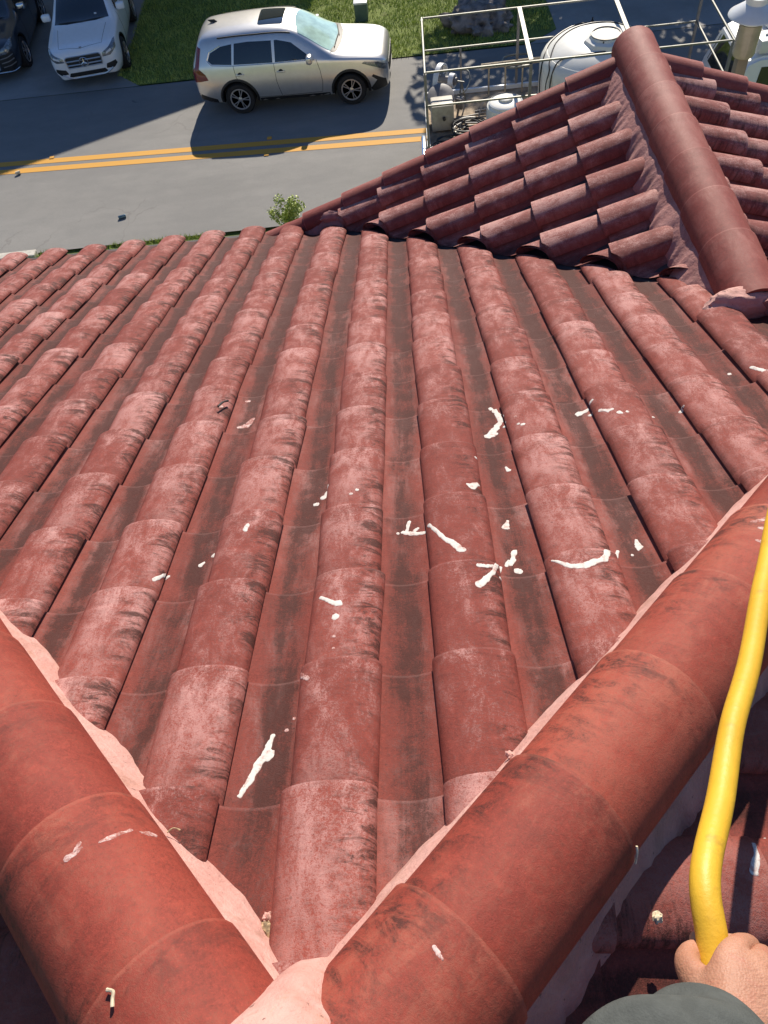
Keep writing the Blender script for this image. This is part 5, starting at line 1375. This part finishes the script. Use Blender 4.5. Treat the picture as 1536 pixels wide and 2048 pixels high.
def splash(kind, pts, nrm):
    N = (Vector(nrm) + 2 * Vector((0, .37, .93))).normalized(); t1 = X - N * X.dot(N); t1.normalize(); t2 = N.cross(t1); o0 = Vector(pts[0][:3])
    P = [((Vector(p[:3]) - o0).dot(t1), (Vector(p[:3]) - o0).dot(t2), p[3] * .80) for p in pts]
    if len(P) == 1: P = P * 2
    def f(x, y):
        b = -9
        for (x0, y0, r0), (x1, y1, r1) in zip(P, P[1:]):
            dx, dy = x1 - x0, y1 - y0; L = dx * dx + dy * dy
            k = 0 if L < 1e-12 else max(0, min(1, ((x - x0) * dx + (y - y0) * dy) / L))
            r = r0 + (r1 - r0) * k; b = max(b, 1 - sqrt((x - x0 - dx * k) ** 2 + (y - y0 - dy * k) ** 2) / r)
        w = o0 + t1 * x + t2 * y
        return b + .50 * n3(w, 55) + .22 * n3(w, 140)
    R_ = max(p[2] for p in P); h = max(.0016, min(.0032, min(p[2] for p in P) / 3)); m = R_ * 1.6
    x0, x1 = min(p[0] for p in P) - m, max(p[0] for p in P) + m; y0, y1 = min(p[1] for p in P) - m, max(p[1] for p in P) + m
    nx, ny = int((x1 - x0) / h) + 2, int((y1 - y0) / h) + 2
    F = [[f(x0 + i * h, y0 + j * h) for j in range(ny)] for i in range(nx)]
    bm = bmesh.new(); VV = {}
    def vtx(i, j):
        if (i, j) in VV: return VV[i, j]
        x, y, v = x0 + i * h, y0 + j * h, F[i][j]
        if v < 0:       # slide the rim onto the outline
            gx = F[min(i + 1, nx - 1)][j] - F[max(i - 1, 0)][j]; gy_ = F[i][min(j + 1, ny - 1)] - F[i][max(j - 1, 0)]; g2 = (gx * gx + gy_ * gy_) / (4 * h * h) + 1e-9
            st = min(h * .9, -v / sqrt(g2)); L = sqrt(gx * gx + gy_ * gy_) + 1e-9; x += gx / L * st; y += gy_ / L * st
        w = o0 + t1 * x + t2 * y + N * .10
        hit = ROOF.ray_cast(w, -N, .25)
        p = hit[0] if hit[0] else o0 + t1 * x + t2 * y
        nn = hit[1] if hit[0] and hit[1].dot(N) > .2 else N
        th = -.0006 if v < 0 else (.0006 + .0006 * min(1, v) ** .6 if kind == 'w' else .0006)
        VV[i, j] = bm.verts.new(p + nn * th); return VV[i, j]
    for i in range(nx - 1):
        for j in range(ny - 1):
            if max(F[i][j], F[i + 1][j], F[i][j + 1], F[i + 1][j + 1]) > 0 and (F[i][j] + F[i + 1][j] + F[i][j + 1] + F[i + 1][j + 1]) > -.5:
                q4 = [vtx(i, j), vtx(i + 1, j), vtx(i + 1, j + 1), vtx(i, j + 1)]
                if max((a.co - b.co).length for a in q4 for b in q4) < h * 6: bm.faces.new(q4)
    if not bm.faces: bm.free(); return
    link_bm("dried_splash" if kind == 'w' else "faded_splash", bm, MAT['dried' if kind == 'w' else 'faded'], house, world=True)
for a_ in SPLASH: splash(*a_)

# small debris lying on the roof
def crumbs(name, p, nrm, size, n, mat, label, cat, seed, flat=1.0):
    rnd = random.Random(seed); bm = bmesh.new(); N = Vector(nrm).normalized(); q_ = N.to_track_quat('Z', 'Y').to_matrix().to_4x4()
    bmesh.ops.create_icosphere(bm, subdivisions=3, radius=1)
    for v in bm.verts:
        c = v.co; d = 1 + .55 * n3(c + Vector((seed, 0, 0)), 1.6) + .35 * n3(c + Vector((seed, 3, 0)), 3.7)
        v.co = Vector((c.x * size[0] * d, c.y * size[1] * d, c.z * size[2] * d + size[2] * .7))
    o = link_bm(name, bm, mat); o.matrix_world = Matrix.Translation(p) @ q_; o.rotation_mode = 'XYZ'; tag(o, label, cat)
def twig(name, p, nrm, path, r, mat, label, cat):
    bm = bmesh.new(); pp = spline(path, 5); add_tube(bm, pp, [r * (1 + .4 * n3(Vector(c) * 100, 1)) for c in pp], 7)
    o = link_bm(name, bm, mat); o.matrix_world = Matrix.Translation(Vector(p)) @ Vector(nrm).normalized().to_track_quat('Z', 'Y').to_matrix().to_4x4(); tag(o, label, cat)
crumbs('mortar_crumb', (-0.195, -0.22, 0.052), (-0.3, 0.31, 0.9), (0.009, 0.008, 0.007), 1, MAT['mortar'], 'pink mortar crumb beside the brown moss clump near the hip junction', 'crumb', 3)
crumbs('moss_clump', (-0.188, -0.24, 0.06), (-0.3, 0.31, 0.9), (0.011, 0.016, 0.009), 1, MAT['debris'], 'brown dried moss clump against the left hip mortar', 'moss', 5)
crumbs('dry_scrap', (0.468, -0.242, 0.018), (0.3, -0.23, 0.92), (0.009, 0.008, 0.007), 1, MAT['cream'], 'cream dry scrap lying on the barrel tile left of the hose', 'scrap', 7)
crumbs('mortar_crumb', (0.342, 0.141, -0.095), (0.17, 0.32, 0.93), (0.01, 0.006, 0.005), 1, MAT['debris'], 'brown crumb just above the right hip mortar, farther from the hip junction', 'crumb', 9)
crumbs('mortar_crumb', (0.257, 0.043, 0.017), (0.24, 0.31, 0.92), (0.01, 0.008, 0.006), 1, MAT['mortar'], 'pink crumb just above the right hip mortar beside a cap joint', 'crumb', 11)
twig('dry_curl', (-0.344, -0.337, 0.323), (-0.21, 0.07, 0.97), [(-.007, -.009, .003), (-.008, .002, .004), (.0, .006, .004), (.008, .010, .003)], .0024, MAT['cream'], 'cream curled bit of bark on the left hip cap near the bottom edge', 'bark')
twig('dry_straw', (0.43, -0.162, 0.139), (0.69, -0.57, 0.46), [(-.010, -.012, .002), (.0, .002, .004), (.009, .013, .002)], .0018, MAT['cream'], 'dry straw caught at the lower edge of the right hip cap', 'straw')
twig('dry_curl', (-0.374, -0.075, 0.084), (0.23, 0.29, 0.93), [(-.010, -.010, .003), (.002, -.005, .004), (.005, .008, .003)], .0016, MAT['debris'], 'small brown curl of dry leaf beside the left hip mortar', 'leaf')
twig('dry_twig', (-0.65, 1.683, -0.645), (0.41, 0.28, 0.87), [(-.018, .03, .004), (.0, .0, .008), (.012, -.03, .004)], .004, MAT['dark'], 'short black twig lying on a barrel tile left of centre', 'twig')
